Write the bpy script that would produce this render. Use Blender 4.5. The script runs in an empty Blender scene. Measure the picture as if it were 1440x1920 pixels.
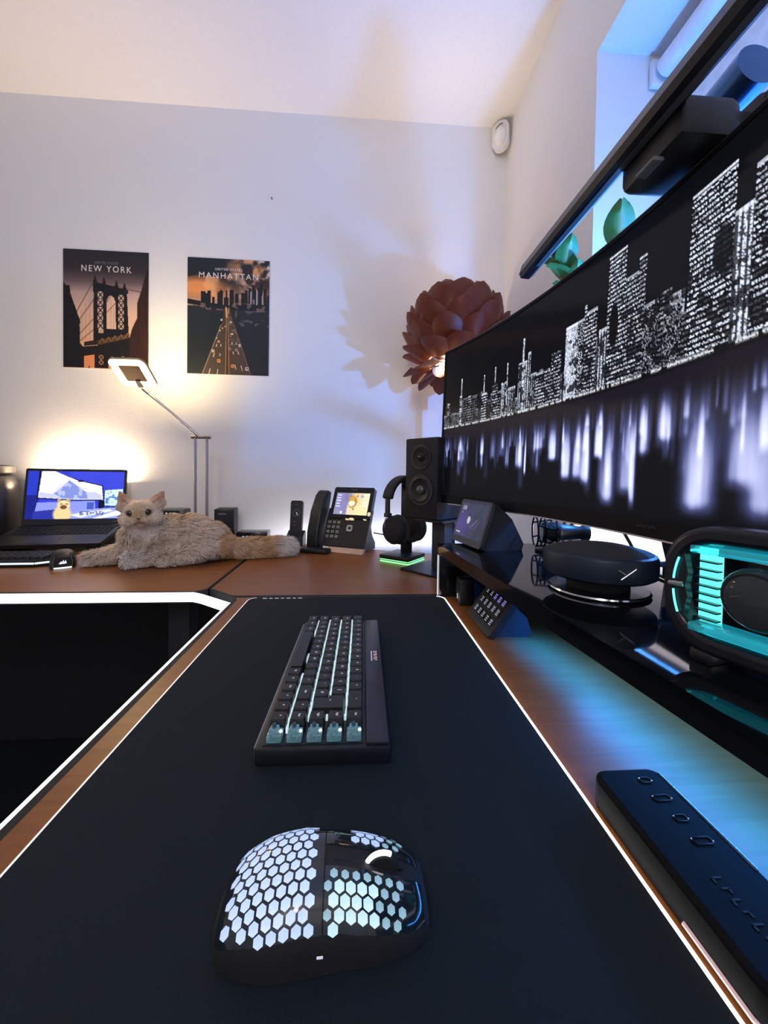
import bpy, bmesh, math, random
import numpy as np
from mathutils import Matrix, Vector, noise
random.seed(7); RNG = np.random.default_rng(7)
PI = math.pi; R = math.radians
S = bpy.context.scene
C = S.collection

# ------------------------------------------------------------------ camera
cam_d = bpy.data.cameras.new('camera'); cam = bpy.data.objects.new('camera', cam_d); C.objects.link(cam)
cam_d.sensor_fit = 'AUTO'; cam_d.sensor_width = 36; cam_d.lens = 13.5; cam_d.shift_y = -0.025
cam_d.clip_start = 0.02
YAW, PIT, ROLL = R(3.75), R(1.5), R(0.7)
fw = Vector((math.sin(YAW)*math.cos(PIT), math.cos(YAW)*math.cos(PIT), -math.sin(PIT)))
r0 = Vector((math.cos(YAW), -math.sin(YAW), 0)); u0 = r0.cross(fw)
rt = r0*math.cos(ROLL)+u0*math.sin(ROLL); up = u0*math.cos(ROLL)-r0*math.sin(ROLL)
cm = Matrix((rt, up, -fw)).transposed().to_4x4(); cm.translation = (0, 0, .99)
cam.matrix_world = cm
S.camera = cam
S.view_settings.view_transform = 'Standard'; S.view_settings.look = 'None'
S.view_settings.gamma = 1; S.view_settings.exposure = 0.0; S.view_settings.use_curve_mapping = False

# ------------------------------------------------------------------ world and lights
w = bpy.data.worlds.new('world'); S.world = w; w.use_nodes = True
w.node_tree.nodes['Background'].inputs[0].default_value = (.25, .35, .7, 1)
w.node_tree.nodes['Background'].inputs[1].default_value = .15
def light(name, kind, loc, power, color, size=.1, sizey=None, aim=None, spread=None):
    d = bpy.data.lights.new(name, kind); o = bpy.data.objects.new(name, d); C.objects.link(o)
    o.location = loc; d.energy = power; d.color = color
    if kind == 'AREA':
        d.size = size
        if sizey: d.shape = 'RECTANGLE'; d.size_y = sizey
        if spread: d.spread = R(spread)
    else: d.shadow_soft_size = size
    if aim is not None:
        o.rotation_euler = (Vector(aim)-Vector(loc)).to_track_quat('-Z', 'Y').to_euler()
    return o
BLUE = (.16, .36, 1.0); WARM = (1, .74, .36); WHITE = (.93, .90, 1.0)
# blue lamp hidden behind the monitor, in front of the window
light('blue_window_lamp', 'POINT', (.61, .70, 1.22), 21.5, (.06, .31, 1.0), .014)
# LED strips at the back edge of the desk, shining on the walls
light('desk_led_back', 'AREA', (-.02, 1.44, .735), .75, WHITE, .80, .02, (-.02, 1.5, .80))
o = light('desk_led_right', 'AREA', (.551, .40, .835), 3.0, (1, .86, .90), .014, 1.1); o.rotation_euler = (R(180), 0, 0)
# warm light bar behind the laptop, shining up the wall to the ceiling
light('laptop_back_lamp', 'AREA', (-1.0, 1.482, .955), 7.5, (1, .70, .44), .26, .02, (-1.0, 1.492, 2.0))
# warm fill light added behind the camera to brighten walls and desk
light('room_fill', 'POINT', (-.30, -1.0, 2.0), 23.5, (1.0, .89, .85), .15)

# ------------------------------------------------------------------ materials
MATS = {}
def srgb(c):
    c = np.asarray(c, float)/255.
    return np.where(c <= .04045, c/12.92, ((c+.055)/1.055)**2.4)
def mat(name, col, rough=.5, metal=0., emit=None, es=0., var=.12, scale=30., bump=0., coat=0., trans=0., ior=1.45, alpha=1., spec=.5):
    if name in MATS: return MATS[name]
    m = bpy.data.materials.new(name); m.use_nodes = True; nt = m.node_tree; b = nt.nodes['Principled BSDF']
    tc = nt.nodes.new('ShaderNodeTexCoord'); nz = nt.nodes.new('ShaderNodeTexNoise')
    nz.inputs['Scale'].default_value = scale; nz.inputs['Detail'].default_value = 4
    nt.links.new(tc.outputs['Object'], nz.inputs['Vector'])
    rp = nt.nodes.new('ShaderNodeValToRGB'); c = Vector(col)
    rp.color_ramp.elements[0].position = .3; rp.color_ramp.elements[1].position = .7
    rp.color_ramp.elements[0].color = (*[x*(1-var) for x in col], 1); rp.color_ramp.elements[1].color = (*[min(1, x*(1+var)) for x in col], 1)
    nt.links.new(nz.outputs[0], rp.inputs[0]); nt.links.new(rp.outputs[0], b.inputs['Base Color'])
    b.inputs['Roughness'].default_value = rough; b.inputs['Metallic'].default_value = metal
    b.inputs['Specular IOR Level'].default_value = spec
    if bump:
        bp = nt.nodes.new('ShaderNodeBump'); bp.inputs['Strength'].default_value = bump; bp.inputs['Distance'].default_value = .002
        nt.links.new(nz.outputs[0], bp.inputs['Height']); nt.links.new(bp.outputs[0], b.inputs['Normal'])
    if emit: b.inputs['Emission Color'].default_value = (*emit, 1); b.inputs['Emission Strength'].default_value = es
    if coat: b.inputs['Coat Weight'].default_value = coat; b.inputs['Coat Roughness'].default_value = .06
    if trans: b.inputs['Transmission Weight'].default_value = trans; b.inputs['IOR'].default_value = ior
    if alpha < 1: b.inputs['Alpha'].default_value = alpha
    MATS[name] = m; return m
def attr_mat(name, rough=.5, es=0., spec=.5, base=True):
    m = bpy.data.materials.new(name); m.use_nodes = True; nt = m.node_tree; b = nt.nodes['Principled BSDF']
    a = nt.nodes.new('ShaderNodeAttribute'); a.attribute_name = 'paint'
    if base: nt.links.new(a.outputs['Color'], b.inputs['Base Color'])
    else: b.inputs['Base Color'].default_value = (.006, .007, .01, 1)
    if es: nt.links.new(a.outputs['Color'], b.inputs['Emission Color']); b.inputs['Emission Strength'].default_value = es
    b.inputs['Roughness'].default_value = rough; b.inputs['Specular IOR Level'].default_value = spec
    MATS[name] = m; return m
def wood_mat():
    m = bpy.data.materials.new('wood_laminate'); m.use_nodes = True; nt = m.node_tree; b = nt.nodes['Principled BSDF']
    tc = nt.nodes.new('ShaderNodeTexCoord'); mp = nt.nodes.new('ShaderNodeMapping'); mp.inputs['Scale'].default_value = (3, 40, 3)
    nz = nt.nodes.new('ShaderNodeTexNoise'); nz.inputs['Scale'].default_value = 3; nz.inputs['Detail'].default_value = 8; nz.inputs['Distortion'].default_value = .4
    rp = nt.nodes.new('ShaderNodeValToRGB')
    rp.color_ramp.elements[0].position = .3; rp.color_ramp.elements[0].color = (.19, .062, .014, 1)
    rp.color_ramp.elements[1].position = .75; rp.color_ramp.elements[1].color = (.255, .088, .024, 1)
    nt.links.new(tc.outputs['Object'], mp.inputs[0]); nt.links.new(mp.outputs[0], nz.inputs['Vector'])
    nt.links.new(nz.outputs[0], rp.inputs[0]); nt.links.new(rp.outputs[0], b.inputs['Base Color'])
    b.inputs['Roughness'].default_value = .38; b.inputs['Specular IOR Level'].default_value = .38
    bp = nt.nodes.new('ShaderNodeBump'); bp.inputs['Strength'].default_value = .05; nt.links.new(nz.outputs[0], bp.inputs['Height']); nt.links.new(bp.outputs[0], b.inputs['Normal'])
    MATS['wood'] = m; return m
WOOD = wood_mat()
WALL = mat('wall_paint', (.81, .815, .82), .75, var=.02, scale=180, bump=.12)
CEIL = mat('ceiling_paint', (.87, .87, .87), .8, var=.02, scale=150, bump=.06)
FLOOR = mat('dark_floor', (.006, .010, .015), .6, var=.3, scale=60)
BLK = mat('black_plastic', (.006, .0075, .011), .42, var=.2)
BLKM = mat('matt_black_plastic', (.006, .0075, .011), .7, var=.2)
BLKG = mat('gloss_black_plastic', (.006, .007, .010), .12, var=.2)
DARK = mat('charcoal_plastic', (.022, .026, .036), .5, var=.2)
GREY = mat('grey_plastic', (.16, .17, .19), .5)
PAD = mat('pad_cloth', (.0062, .0122, .0185), .85, var=.25, scale=900, bump=.3, spec=.25)
SILV = mat('brushed_steel', (.42, .40, .42), .32, 1.0, scale=80)
CHROME = mat('chrome', (.75, .75, .78), .12, 1.0)
WHITEP = mat('white_plastic', (.78, .78, .80), .35, var=.03)
TRIM = mat('silver_trim', (.55, .55, .6), .3, .8)
LEDW = mat('led_white', (.9, .9, .9), .5, emit=(1, .93, .95), es=2.2, var=.02)
LEDP = mat('led_pad_edge', (.9, .9, .9), .5, emit=(.97, .98, 1), es=4.0, var=.02)
LEDPL = mat('led_pad_edge_dim', (.9, .9, .9), .5, emit=(1, .82, .76), es=.75, var=.02)
LEDG = mat('led_green', (.3, .9, .4), .5, emit=(.25, 1, .32), es=1.6, var=.02)
LEDK = mat('led_key_white', (.8, .9, .9), .5, emit=(.60, .88, .95), es=.62, var=.35, scale=260)
LEDB = mat('led_blue', (.2, .4, .9), .5, emit=(.1, .35, 1.0), es=3.0, var=.02)
CYAN = mat('led_cyan', (.3, .9, .9), .5, emit=(.12, .95, .85), es=1.35, var=.05)
TXTW = mat('white_print', (.75, .77, .8), .5, emit=(.75, .8, .9), es=.35, var=.02)
TXTG = mat('grey_print', (.22, .23, .26), .5, var=.02)
SCREEN = attr_mat('screen_image', .12, 1.25, .07, base=False)
PRINT = attr_mat('poster_print', .45, 0, .3)

# ------------------------------------------------------------------ geometry helpers
def tag(o, label=None, cat=None, group=None, kind=None):
    if label: o['label'] = label
    if cat: o['category'] = cat
    if group: o['group'] = group
    if kind: o['kind'] = kind
    return o
def thing(name, label, cat, loc=(0, 0, 0), rotz=0., group=None):
    o = bpy.data.objects.new(name, None); C.objects.link(o); o.location = loc; o.rotation_euler = (0, 0, rotz)
    o.empty_display_size = .02
    return tag(o, label, cat, group)
def T(x=0, y=0, z=0): return Matrix.Translation((x, y, z))
def RX(a): return Matrix.Rotation(a, 4, 'X')
def RY(a): return Matrix.Rotation(a, 4, 'Y')
def RZ(a): return Matrix.Rotation(a, 4, 'Z')
def rpoly(w, h, r, n=4):
    pts = []
    for cx, cy, a0 in ((w/2-r, h/2-r, 0), (-w/2+r, h/2-r, 90), (-w/2+r, -h/2+r, 180), (w/2-r, -h/2+r, 270)):
        for i in range(n+1):
            a = R(a0+90*i/n); pts.append((cx+r*math.cos(a), cy+r*math.sin(a)))
    return pts
class G:
    def __init__(s): s.v = []; s.f = []
    def add(s, v, f, M=None):
        n = len(s.v)
        s.v += [tuple(M @ Vector(p)) if M else tuple(p) for p in v]
        s.f += [tuple(i+n for i in q) for q in f]; return s
    def box(s, c, d, bev=0., M=None, seg=2):
        x, y, z = d[0]/2, d[1]/2, d[2]/2
        if bev <= 0:
            v = [(c[0]+a*x, c[1]+b*y, c[2]+e*z) for a in (-1, 1) for b in (-1, 1) for e in (-1, 1)]
            f = [(0, 1, 3, 2), (4, 6, 7, 5), (0, 4, 5, 1), (2, 3, 7, 6), (0, 2, 6, 4), (1, 5, 7, 3)]
            return s.add(v, f, M)
        bm = bmesh.new(); bmesh.ops.create_cube(bm, size=1)
        for q in bm.verts: q.co = Vector((c[0]+q.co.x*d[0], c[1]+q.co.y*d[1], c[2]+q.co.z*d[2]))
        bmesh.ops.bevel(bm, geom=bm.edges[:], offset=bev, segments=seg, affect='EDGES', profile=.5)
        bm.verts.index_update()
        s.add([q.co[:] for q in bm.verts], [[q.index for q in g.verts] for g in bm.faces], M); bm.free(); return s
    def prism(s, poly, z0, z1, M=None, top=1.0):
        n = len(poly); v = [(x, y, z0) for x, y in poly]+[(x*top, y*top, z1) for x, y in poly]
        f = [tuple(range(n))[::-1], tuple(range(n, 2*n))]+[(i, (i+1) % n, (i+1) % n+n, i+n) for i in range(n)]
        return s.add(v, f, M)
    def lathe(s, prof, n=32, M=None, cap=True):
        v = []; f = []; k = len(prof)
        for i in range(n):
            a = 2*PI*i/n
            v += [(r*math.cos(a), r*math.sin(a), z) for r, z in prof]
        for i in range(n):
            j = (i+1) % n
            f += [(i*k+q, j*k+q, j*k+q+1, i*k+q+1) for q in range(k-1)]
        if cap: f += [tuple(i*k for i in range(n))[::-1], tuple(i*k+k-1 for i in range(n))]
        return s.add(v, f, M)
    def cyl(s, r, z0, z1, n=24, M=None, r2=None): return s.lathe([(r, z0), (r2 if r2 is not None else r, z1)], n, M)
    def sphere(s, c, r, n=16, m=10, M=None):
        rr = r if hasattr(r, '__len__') else (r, r, r); v = [(c[0], c[1], c[2]-rr[2])]; f = []
        for j in range(1, m):
            p = -PI/2+PI*j/m
            for i in range(n):
                a = 2*PI*i/n; v.append((c[0]+rr[0]*math.cos(p)*math.cos(a), c[1]+rr[1]*math.cos(p)*math.sin(a), c[2]+rr[2]*math.sin(p)))
        v.append((c[0], c[1], c[2]+rr[2])); e = len(v)-1
        for i in range(n): f.append((0, 1+(i+1) % n, 1+i)); f.append((e, e-n+i, e-n+(i+1) % n))
        for j in range(m-2):
            for i in range(n): f.append((1+j*n+i, 1+j*n+(i+1) % n, 1+(j+1)*n+(i+1) % n, 1+(j+1)*n+i))
        return s.add(v, f, M)
    def tube(s, path, r, n=8, M=None, closed=False, cap=True):
        P = [Vector(p) for p in path]; k = len(P); v = []; f = []; prev = None
        for i, p in enumerate(P):
            if closed: d = P[(i+1) % k]-P[i-1]
            else: d = P[min(i+1, k-1)]-P[max(i-1, 0)]
            d.normalize()
            a = prev if prev is not None else (Vector((0, 0, 1)) if abs(d.z) < .9 else Vector((1, 0, 0)))
            a = (a-d*a.dot(d)).normalized(); prev = a; b = d.cross(a)
            rr = r[i] if hasattr(r, '__len__') else r
            v += [tuple(p+a*rr*math.cos(2*PI*j/n)+b*rr*math.sin(2*PI*j/n)) for j in range(n)]
        for i in range(k if closed else k-1):
            i2 = (i+1) % k
            f += [(i*n+j, i*n+(j+1) % n, i2*n+(j+1) % n, i2*n+j) for j in range(n)]
        if cap and not closed: f += [tuple(range(n))[::-1], tuple((k-1)*n+j for j in range(n))]
        return s.add(v, f, M)
    def rod(s, a, b, r, n=10, M=None): return s.tube([a, b], r, n, M)
    def ring(s, outer, inner, z0, z1, M=None):
        n = len(outer); v = [(x, y, z) for z in (z0, z1) for q in (outer, inner) for x, y in q]; f = []
        for i in range(n):
            j = (i+1) % n
            f += [(i, j, 2*n+j, 2*n+i), (n+j, n+i, 3*n+i, 3*n+j), (j, i, n+i, n+j), (2*n+i, 2*n+j, 3*n+j, 3*n+i)]
        return s.add(v, f, M)
    def mesh(s, name, m, smooth=True, ang=35):
        me = bpy.data.meshes.new(name); me.from_pydata(s.v, [], s.f); me.update()
        bm = bmesh.new(); bm.from_mesh(me); bmesh.ops.recalc_face_normals(bm, faces=bm.faces); bm.to_mesh(me); bm.free()
        me.materials.append(m)
        if smooth:
            me.polygons.foreach_set('use_smooth', [True]*len(me.polygons)); me.set_sharp_from_angle(angle=R(ang))
        return me
    def obj(s, name, m, parent=None, smooth=True, ang=35):
        o = bpy.data.objects.new(name, s.mesh(name, m, smooth, ang)); C.objects.link(o); o.parent = parent; return o
def struct(name, g, m, parent=None):
    o = g.obj(name, m, parent)
    if parent is None: o['kind'] = 'structure'
    return o
def link(name, me, parent=None, M=None):
    o = bpy.data.objects.new(name, me); C.objects.link(o); o.parent = parent
    if M is not None: o.matrix_local = M
    return o
def text(name, s, size, m, parent, M, width=None, ext=.0002, sp=1.0, align='CENTER', bold=0.):
    cu = bpy.data.curves.new(name, 'FONT'); cu.body = s; cu.size = size; cu.extrude = ext; cu.align_x = align; cu.align_y = 'CENTER'
    cu.space_character = sp; cu.resolution_u = 3; cu.offset = bold
    to = bpy.data.objects.new(name, cu); C.objects.link(to); bpy.context.view_layer.update()
    me = bpy.data.meshes.new_from_object(to.evaluated_get(bpy.context.evaluated_depsgraph_get())); bpy.data.objects.remove(to); me.name = name
    if width:
        xs = [q.co.x for q in me.vertices]; k = width/(max(xs)-min(xs)); c0 = (max(xs)+min(xs))/2
        for q in me.vertices: q.co.x = (q.co.x-c0)*k
    me.materials.clear(); me.materials.append(m)
    return link(name, me, parent, M)
def marks(name, n, w_, h_, m, parent, M):     # print too small to read: a row of letter-sized strokes
    g = G(); p = w_/n
    for i in range(n):
        x = -w_/2+(i+.5)*p; k = (1, .7, .85, .6)[i % 4]
        g.box((x-p*.25, 0, 0), (p*.18, h_*k, .0003)).box((x, (h_*k-p*.2)/2*(1 if i % 2 else -1), 0), (p*.5, p*.2, .0003))
    return link(name, g.mesh(name, m, False), parent, M)
# canvas: an image computed with numpy and put on a fine grid as a vertex colour
class Cv:
    def __init__(s, w, h, col=(0, 0, 0)):
        s.w, s.h = w, h; s.a = np.zeros((h, w, 3)); s.a[:] = col
        s.V, s.U = np.mgrid[0:h, 0:w]; s.U = s.U/(w-1); s.V = s.V/(h-1); s.asp = h/w
    def blend(s, m, col):
        m = np.clip(m, 0, 1)[..., None]; s.a = s.a*(1-m)+np.asarray(col, float)*m; return s
    def grad(s, stops, axis='v'):
        q = s.V if axis == 'v' else s.U; ps = [p for p, _ in stops]
        for i in range(3): s.a[..., i] = np.interp(q, ps, [c[i] for _, c in stops])
    def poly(s, pts, col, k=1.):
        ins = np.zeros(s.U.shape, bool); n = len(pts)
        for i in range(n):
            (x1, y1), (x2, y2) = pts[i], pts[(i+1) % n]
            if y1 == y2: continue
            c = ((y1 > s.V) != (y2 > s.V)) & (s.U < (x2-x1)*(s.V-y1)/(y2-y1)+x1); ins ^= c
        return s.blend(ins*k, col)
    def rect(s, u0, v0, u1, v1, col, k=1.): return s.blend(((s.U >= u0) & (s.U <= u1) & (s.V >= v0) & (s.V <= v1))*k, col)
    def line(s, a, b, wd, col, k=1.):
        ax, ay = a[0], a[1]*s.asp; bx, by = b[0], b[1]*s.asp; U, V = s.U, s.V*s.asp
        t = np.clip(((U-ax)*(bx-ax)+(V-ay)*(by-ay))/((bx-ax)**2+(by-ay)**2+1e-9), 0, 1)
        d = np.hypot(U-ax-t*(bx-ax), V-ay-t*(by-ay)); return s.blend(np.clip(1.2-d/wd, 0, 1)*k, col)
    def disc(s, c, ru, rv, col, soft=.15, k=1., ang=0):
        dx = s.U-c[0]; dy = s.V-c[1]; ca, sa = math.cos(ang), math.sin(ang)
        d = np.hypot((dx*ca+dy*sa)/ru, (-dx*sa+dy*ca)/rv); return s.blend(np.clip((1-d)/soft, 0, 1)*k, col)
    def noise(s, fu, fv, seed=0, oct=3):
        out = np.zeros(s.U.shape); amp = 1; tot = 0
        for o in range(oct):
            nu, nv = int(fu*2**o)+2, int(fv*2**o)+2; g = np.random.default_rng(seed+o).random((nv+1, nu+1))
            x = s.U*nu*.999; y = s.V*nv*.999; xi = x.astype(int); yi = y.astype(int); fx = x-xi; fy = y-yi
            fx = fx*fx*(3-2*fx); fy = fy*fy*(3-2*fy)
            out += amp*((g[yi, xi]*(1-fx)+g[yi, xi+1]*fx)*(1-fy)+(g[yi+1, xi]*(1-fx)+g[yi+1, xi+1]*fx)*fy); tot += amp; amp *= .5
        return out/tot
    def obj(s, name, m, fn, parent=None):
        h, w_ = s.h, s.w; P = fn(s.U, s.V); co = np.stack(P, -1).reshape(-1, 3).astype(np.float32)
        i = (np.arange(h-1)[:, None]*w_+np.arange(w_-1)[None]).reshape(-1)
        q = np.stack([i, i+w_, i+w_+1, i+1], -1).astype(np.int32)
        me = bpy.data.meshes.new(name); me.vertices.add(len(co)); me.vertices.foreach_set('co', co.ravel())
        me.loops.add(q.size); me.loops.foreach_set('vertex_index', q.ravel())
        me.polygons.add(len(q)); me.polygons.foreach_set('loop_start', np.arange(0, q.size, 4, dtype=np.int32))
        me.update(calc_edges=True)
        at = me.color_attributes.new('paint', 'FLOAT_COLOR', 'POINT')
        cc = np.ones((h*w_, 4), np.float32); cc[:, :3] = srgb(np.clip(s.a, 0, 255)).reshape(-1, 3); at.data.foreach_set('color', cc.ravel())
        me.materials.append(m); me.polygons.foreach_set('use_smooth', [True]*len(q))
        return link(name, me, parent)

# ------------------------------------------------------------------ room
WX, WY, CZ, D = .563, 1.5, 2.35, .74      # right wall, back wall, ceiling, desk top
struct('floor', G().box((-.9, -.15, -.05), (3.2, 3.5, .1)), FLOOR)
struct('ceiling', G().box((-.8, -.15, CZ+.05), (3.4, 3.5, .1)), CEIL)
struct('wall_back', G().box((-.8, WY+.05, CZ/2), (3.4, .1, CZ)), WALL)
struct('wall_left', G().box((-2.45, -.15, CZ/2), (.1, 3.4, CZ)), WALL)
struct('wall_front', G().box((-.8, -1.85, CZ/2), (3.4, .1, CZ)), WALL)
WY0, WY1, WZ0, WZ1, WD = -.55, .918, 1.02, 2.02, .24
g = G()
g.box((WX+WD/2, (WY1+WY)/2, CZ/2), (WD, WY-WY1, CZ)).box((WX+WD/2, (WY0-1.8)/2, CZ/2), (WD, WY0+1.8, CZ))
g.box((WX+WD/2, (WY0+WY1)/2, WZ0/2), (WD, WY1-WY0, WZ0)).box((WX+WD/2, (WY0+WY1)/2, (WZ1+CZ)/2), (WD, WY1-WY0, CZ-WZ1))
struct('wall_right', g, WALL)
wn = thing('window_1', None, None); wn['kind'] = 'structure'
fx = WX+WD-.02
g = G(); m = (WY0+WY1)/2; L = WY1-WY0
for yy in (WY0+.025, WY1-.025, m): g.box((fx, yy, (WZ0+WZ1)/2), (.05, .05, WZ1-WZ0), .004)
for zz in (WZ0+.025, WZ1-.025): g.box((fx, m, zz), (.048, L, .05), .004)
g.obj('window_frame', WHITEP, wn)
g = G(); g.box((fx+.005, m, (WZ0+WZ1)/2), (.006, L-.06, WZ1-WZ0-.06)); g.obj('window_pane', mat('window_glass', (.5, .6, .7), .03, trans=1.0), wn)
G().box((WX+.10, m, WZ0+.008), (.24, L-.01, .016), .004).obj('window_sill', WHITEP, wn)
# roller blind
rb = thing('roller_blind', 'pale roller blind hanging inside the blue lit window recess', 'blind', (0, 0, 0))
g = G(); g.rod((.715, WY1-.03, 1.965), (.715, WY0+.03, 1.965), .024, 20); g.obj('blind_roll', mat('blind_fabric_roll', (.72, .74, .80), .6), rb)
g = G(); n = 40; v = []; f = []
for i in range(n+1):
    yy = WY1-.06-(L-.12)*i/n
    for j, zz in enumerate((1.965, 1.6, 1.10)):
        for e in (0, .0015): v.append((.738+.004*math.sin(i*1.7)*j*.5+e, yy, zz))
for i in range(n):
    a, b = i*6, i*6+6
    f += [(a, a+2, b+2, b), (a+2, a+4, b+4, b+2), (a+1, b+1, b+3, a+3), (a+3, b+3, b+5, a+5), (a+4, a+5, b+5, b+4)]
g.add(v, f); g.obj('blind_fabric', mat('blind_fabric', (.66, .72, .78), .8), rb)
G().box((.715, WY1-.012, 1.965), (.05, .014, .06), .003).obj('bracket', WHITEP, rb)
G().box((.663, .40, 2.006), (.045, .60, .026), .004).obj('head_rail', mat('blind_rail', (.25, .30, .40), .5), rb)
# presence detector in the corner, nail in the wall
sn = thing('motion_sensor', 'white domed motion sensor in the top corner of the walls', 'sensor', (.523, 1.462, 2.29))
Mx = RZ(R(-38)) @ RX(R(90))
g = G(); g.prism([(x*1, y) for x, y in rpoly(.062, .105, .030, 6)], -.018, .004, Mx); g.obj('housing', WHITEP, sn)
G().sphere((0, 0, 0), (.023, .035, .018), 20, 12, Mx @ T(0, -.008, .006)).obj('lens', mat('sensor_lens', (.85, .85, .88), .25), sn)
G().tube([(-.016, .028, .006), (-.004, .036, .007), (.01, .037, .006)], .0012, 6, Mx).obj('slot', BLK, sn)
o = G().cyl(.003, 0, .006, 10, T(-.338, 1.5, 2.03) @ RX(R(90))).obj('wall_nail', GREY); tag(o, 'tiny dark nail left in the plain white back wall', 'nail')

# ------------------------------------------------------------------ desks
def inset(poly, d):
    n = len(poly); out = []
    A = sum(poly[i][0]*poly[(i+1) % n][1]-poly[(i+1) % n][0]*poly[i][1] for i in range(n)); sg = 1 if A > 0 else -1
    for i in range(n):
        p0, p1, p2 = (Vector(poly[i-1]), Vector(poly[i]), Vector(poly[(i+1) % n]))
        e1 = (p1-p0).normalized(); e2 = (p2-p1).normalized()
        n1 = Vector((-e1.y, e1.x))*sg; n2 = Vector((-e2.y, e2.x))*sg
        b = (n1+n2); k = d/max(.2, b.dot(n1)); out.append(tuple(p1+b*k))
    return out
def desk(name, label, poly, legs, band=.010):
    t = thing(name, label, 'desk', (0, 0, 0))
    inn = inset(poly, band)
    G().prism(inn, D-.0245, D).obj('tabletop', WOOD, t, smooth=False)
    G().ring(poly, [(x, y) for x, y in inn], D-.0250, D-.0002).obj('edge_band', BLKM, t, smooth=False)
    for x, y in legs: G().box((x, y, (D-.025)/2), (.05, .05, D-.025), .004).obj('leg', BLKM, t)
    return t
near_poly = [(-.2475, -.55), (.535, -.55), (.535, .7985), (-.256, .7985), (-.2475, .770)]
nd = desk('desk', 'brown wood desk under the big black mouse pad', near_poly, [(-.18, -.45), (.48, -.45), (-.18, .62), (.48, .68)], .008)
corner_poly = [(-.258, .8015), (.535, .8015), (.535, 1.10), (-.29, 1.445), (-.3345, 1.445), (-.3225, .856)]
cd = desk('desk', 'brown corner desk top carrying the office phone and headphone stand', corner_poly, [(.45, 1.05), (-.24, 1.34), (-.22, .90)], .004)
left_poly = [(-1.75, .836), (-.346, .836), (-.3255, .853), (-.3375, 1.445), (-1.75, 1.445)]
ld = desk('desk', 'brown wood desk with the cat and laptop on it and a lit front edge', left_poly, [(-1.68, .90), (-1.68, 1.38), (-.42, .95), (-.42, 1.38)], .004)
G().box((-1.04, 1.425, .37), (1.38, .016, .66)).obj('shade_panel', BLKM, ld)  # black sheet added so the space under the desk stays dark
# white light strips along the inner edges
g = G()
g.box((-.2497, .105, .7315), (.0042, 1.315, .016)); g.obj('light_strip', LEDW, nd)
g = G(); path = [(-1.74, .8345), (-.3475, .8345), (-.325, .822), (-.252, .7665)]
for (x0, y0), (x1, y1) in zip(path[:-1], path[1:]):
    n = Vector((y1-y0, -(x1-x0))).normalized()*.004
    if n.y > 0: n = -n
    g.prism([(x0, y0), (x1, y1), (x1+n.x, y1+n.y), (x0+n.x, y0+n.y)], .7195, .7385)
g.obj('light_strip', LEDW, ld)
light('strip_glow', 'AREA', (-.9, .815, .728), .10, WHITE, 1.2, .02, (-.9, 0, .60))
# mouse pad with glowing edge
pd = thing('mouse_pad', 'large black mouse pad with glowing white edge under keyboard and mouse', 'mouse pad', (-.0195, .26, D))
PW, PL = .392, 1.04
outl = rpoly(PW, PL, .018, 6)
G().prism(outl, 0.0002, .0034).obj('cloth', PAD, pd, smooth=False)
def edge(side, m, nm, r):
    pts = [(x, y, .0024) for x, y in outl if x*side > PW/2-.0185]
    pts.sort(key=lambda p: p[1]); pts = [p for p in pts if p[1] > -PL/2+.004 and p[1] < PL/2-.0005]
    return G().tube(pts, r, 8).obj(nm, m, pd)
edge(1, LEDP, 'glowing_edge', .0016); edge(-1, LEDPL, 'glowing_edge', .0013)
G().tube([(-PW/2+.02, PL/2-.0006, .0026), (PW/2-.02, PL/2-.0006, .0026)], .0012, 6).obj('far_edge', BLKM, pd)
g = G()
for i in range(7): g.box((-.165+i*.0115, PL/2-.006, .0036), (.006 if i % 2 else .008, .0022, .0005))
g.obj('small_print', TXTW, pd)

# glossy black shelf over the desk (monitor riser)
SZ = .849
rs = thing('monitor_shelf', 'glossy black glass shelf on the desk carrying the curved monitor', 'shelf', (0, 0, 0))
fr = lambda y: .168+(.800-y)*.092
sp = [(fr(.803), .803), (.538, .803), (.538, -.50), (fr(-.50), -.50)]
GLASSB = mat('black_glass', (.004, .005, .007), .045, var=.1, spec=.6)
G().prism(sp, SZ-.006, SZ).obj('glass_top', GLASSB, rs, smooth=False)
G().prism(inset(sp, .0015), SZ-.022, SZ-.0062).obj('shelf_board', BLKG, rs, smooth=False)
g = G(); g.prism([(fr(.80)+.001, .785), (.530, .785), (.530, .800), (fr(.80)+.001, .800)], D+.0002, SZ-.0222); g.obj('end_panel', BLKG, rs, smooth=False)
g = G(); g.box((fr(.80)-.0005, .7925, (D+SZ-.02)/2), (.002, .004, SZ-.025-D)); g.obj('lit_edge', mat('edge_glow', (.8, .8, .8), .4, emit=(.9, .85, .95), es=.5), rs)  # emission stands in for LED light falling on the panel edge
G().box((.532, .15, (D+SZ-.022)/2), (.010, 1.24, SZ-.0226-D)).obj('back_panel', BLKM, rs)
G().box((.36, -.48, (D+SZ-.022)/2), (.16, .014, SZ-.0226-D)).obj('end_panel', BLKG, rs)
G().box((.276, .34, SZ-.0245), (.008, .46, .004), 0, T(.276, .34, 0) @ RZ(R(3)) @ T(-.276, -.34, 0)).obj('blue_light_strip', LEDB, rs)
o = light('shelf_blue_led', 'AREA', (.276, .34, .822), 1.35, (.004, .15, 1.0), .012, .46); o.rotation_euler = (0, 0, R(3)); o.data.spread = R(75)
o = light('shelf_white_led', 'AREA', (.345, .22, .822), 1.45, (.05, .30, 1.0), .012, .60); o.rotation_euler = (0, R(8), R(5.25))

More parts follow.
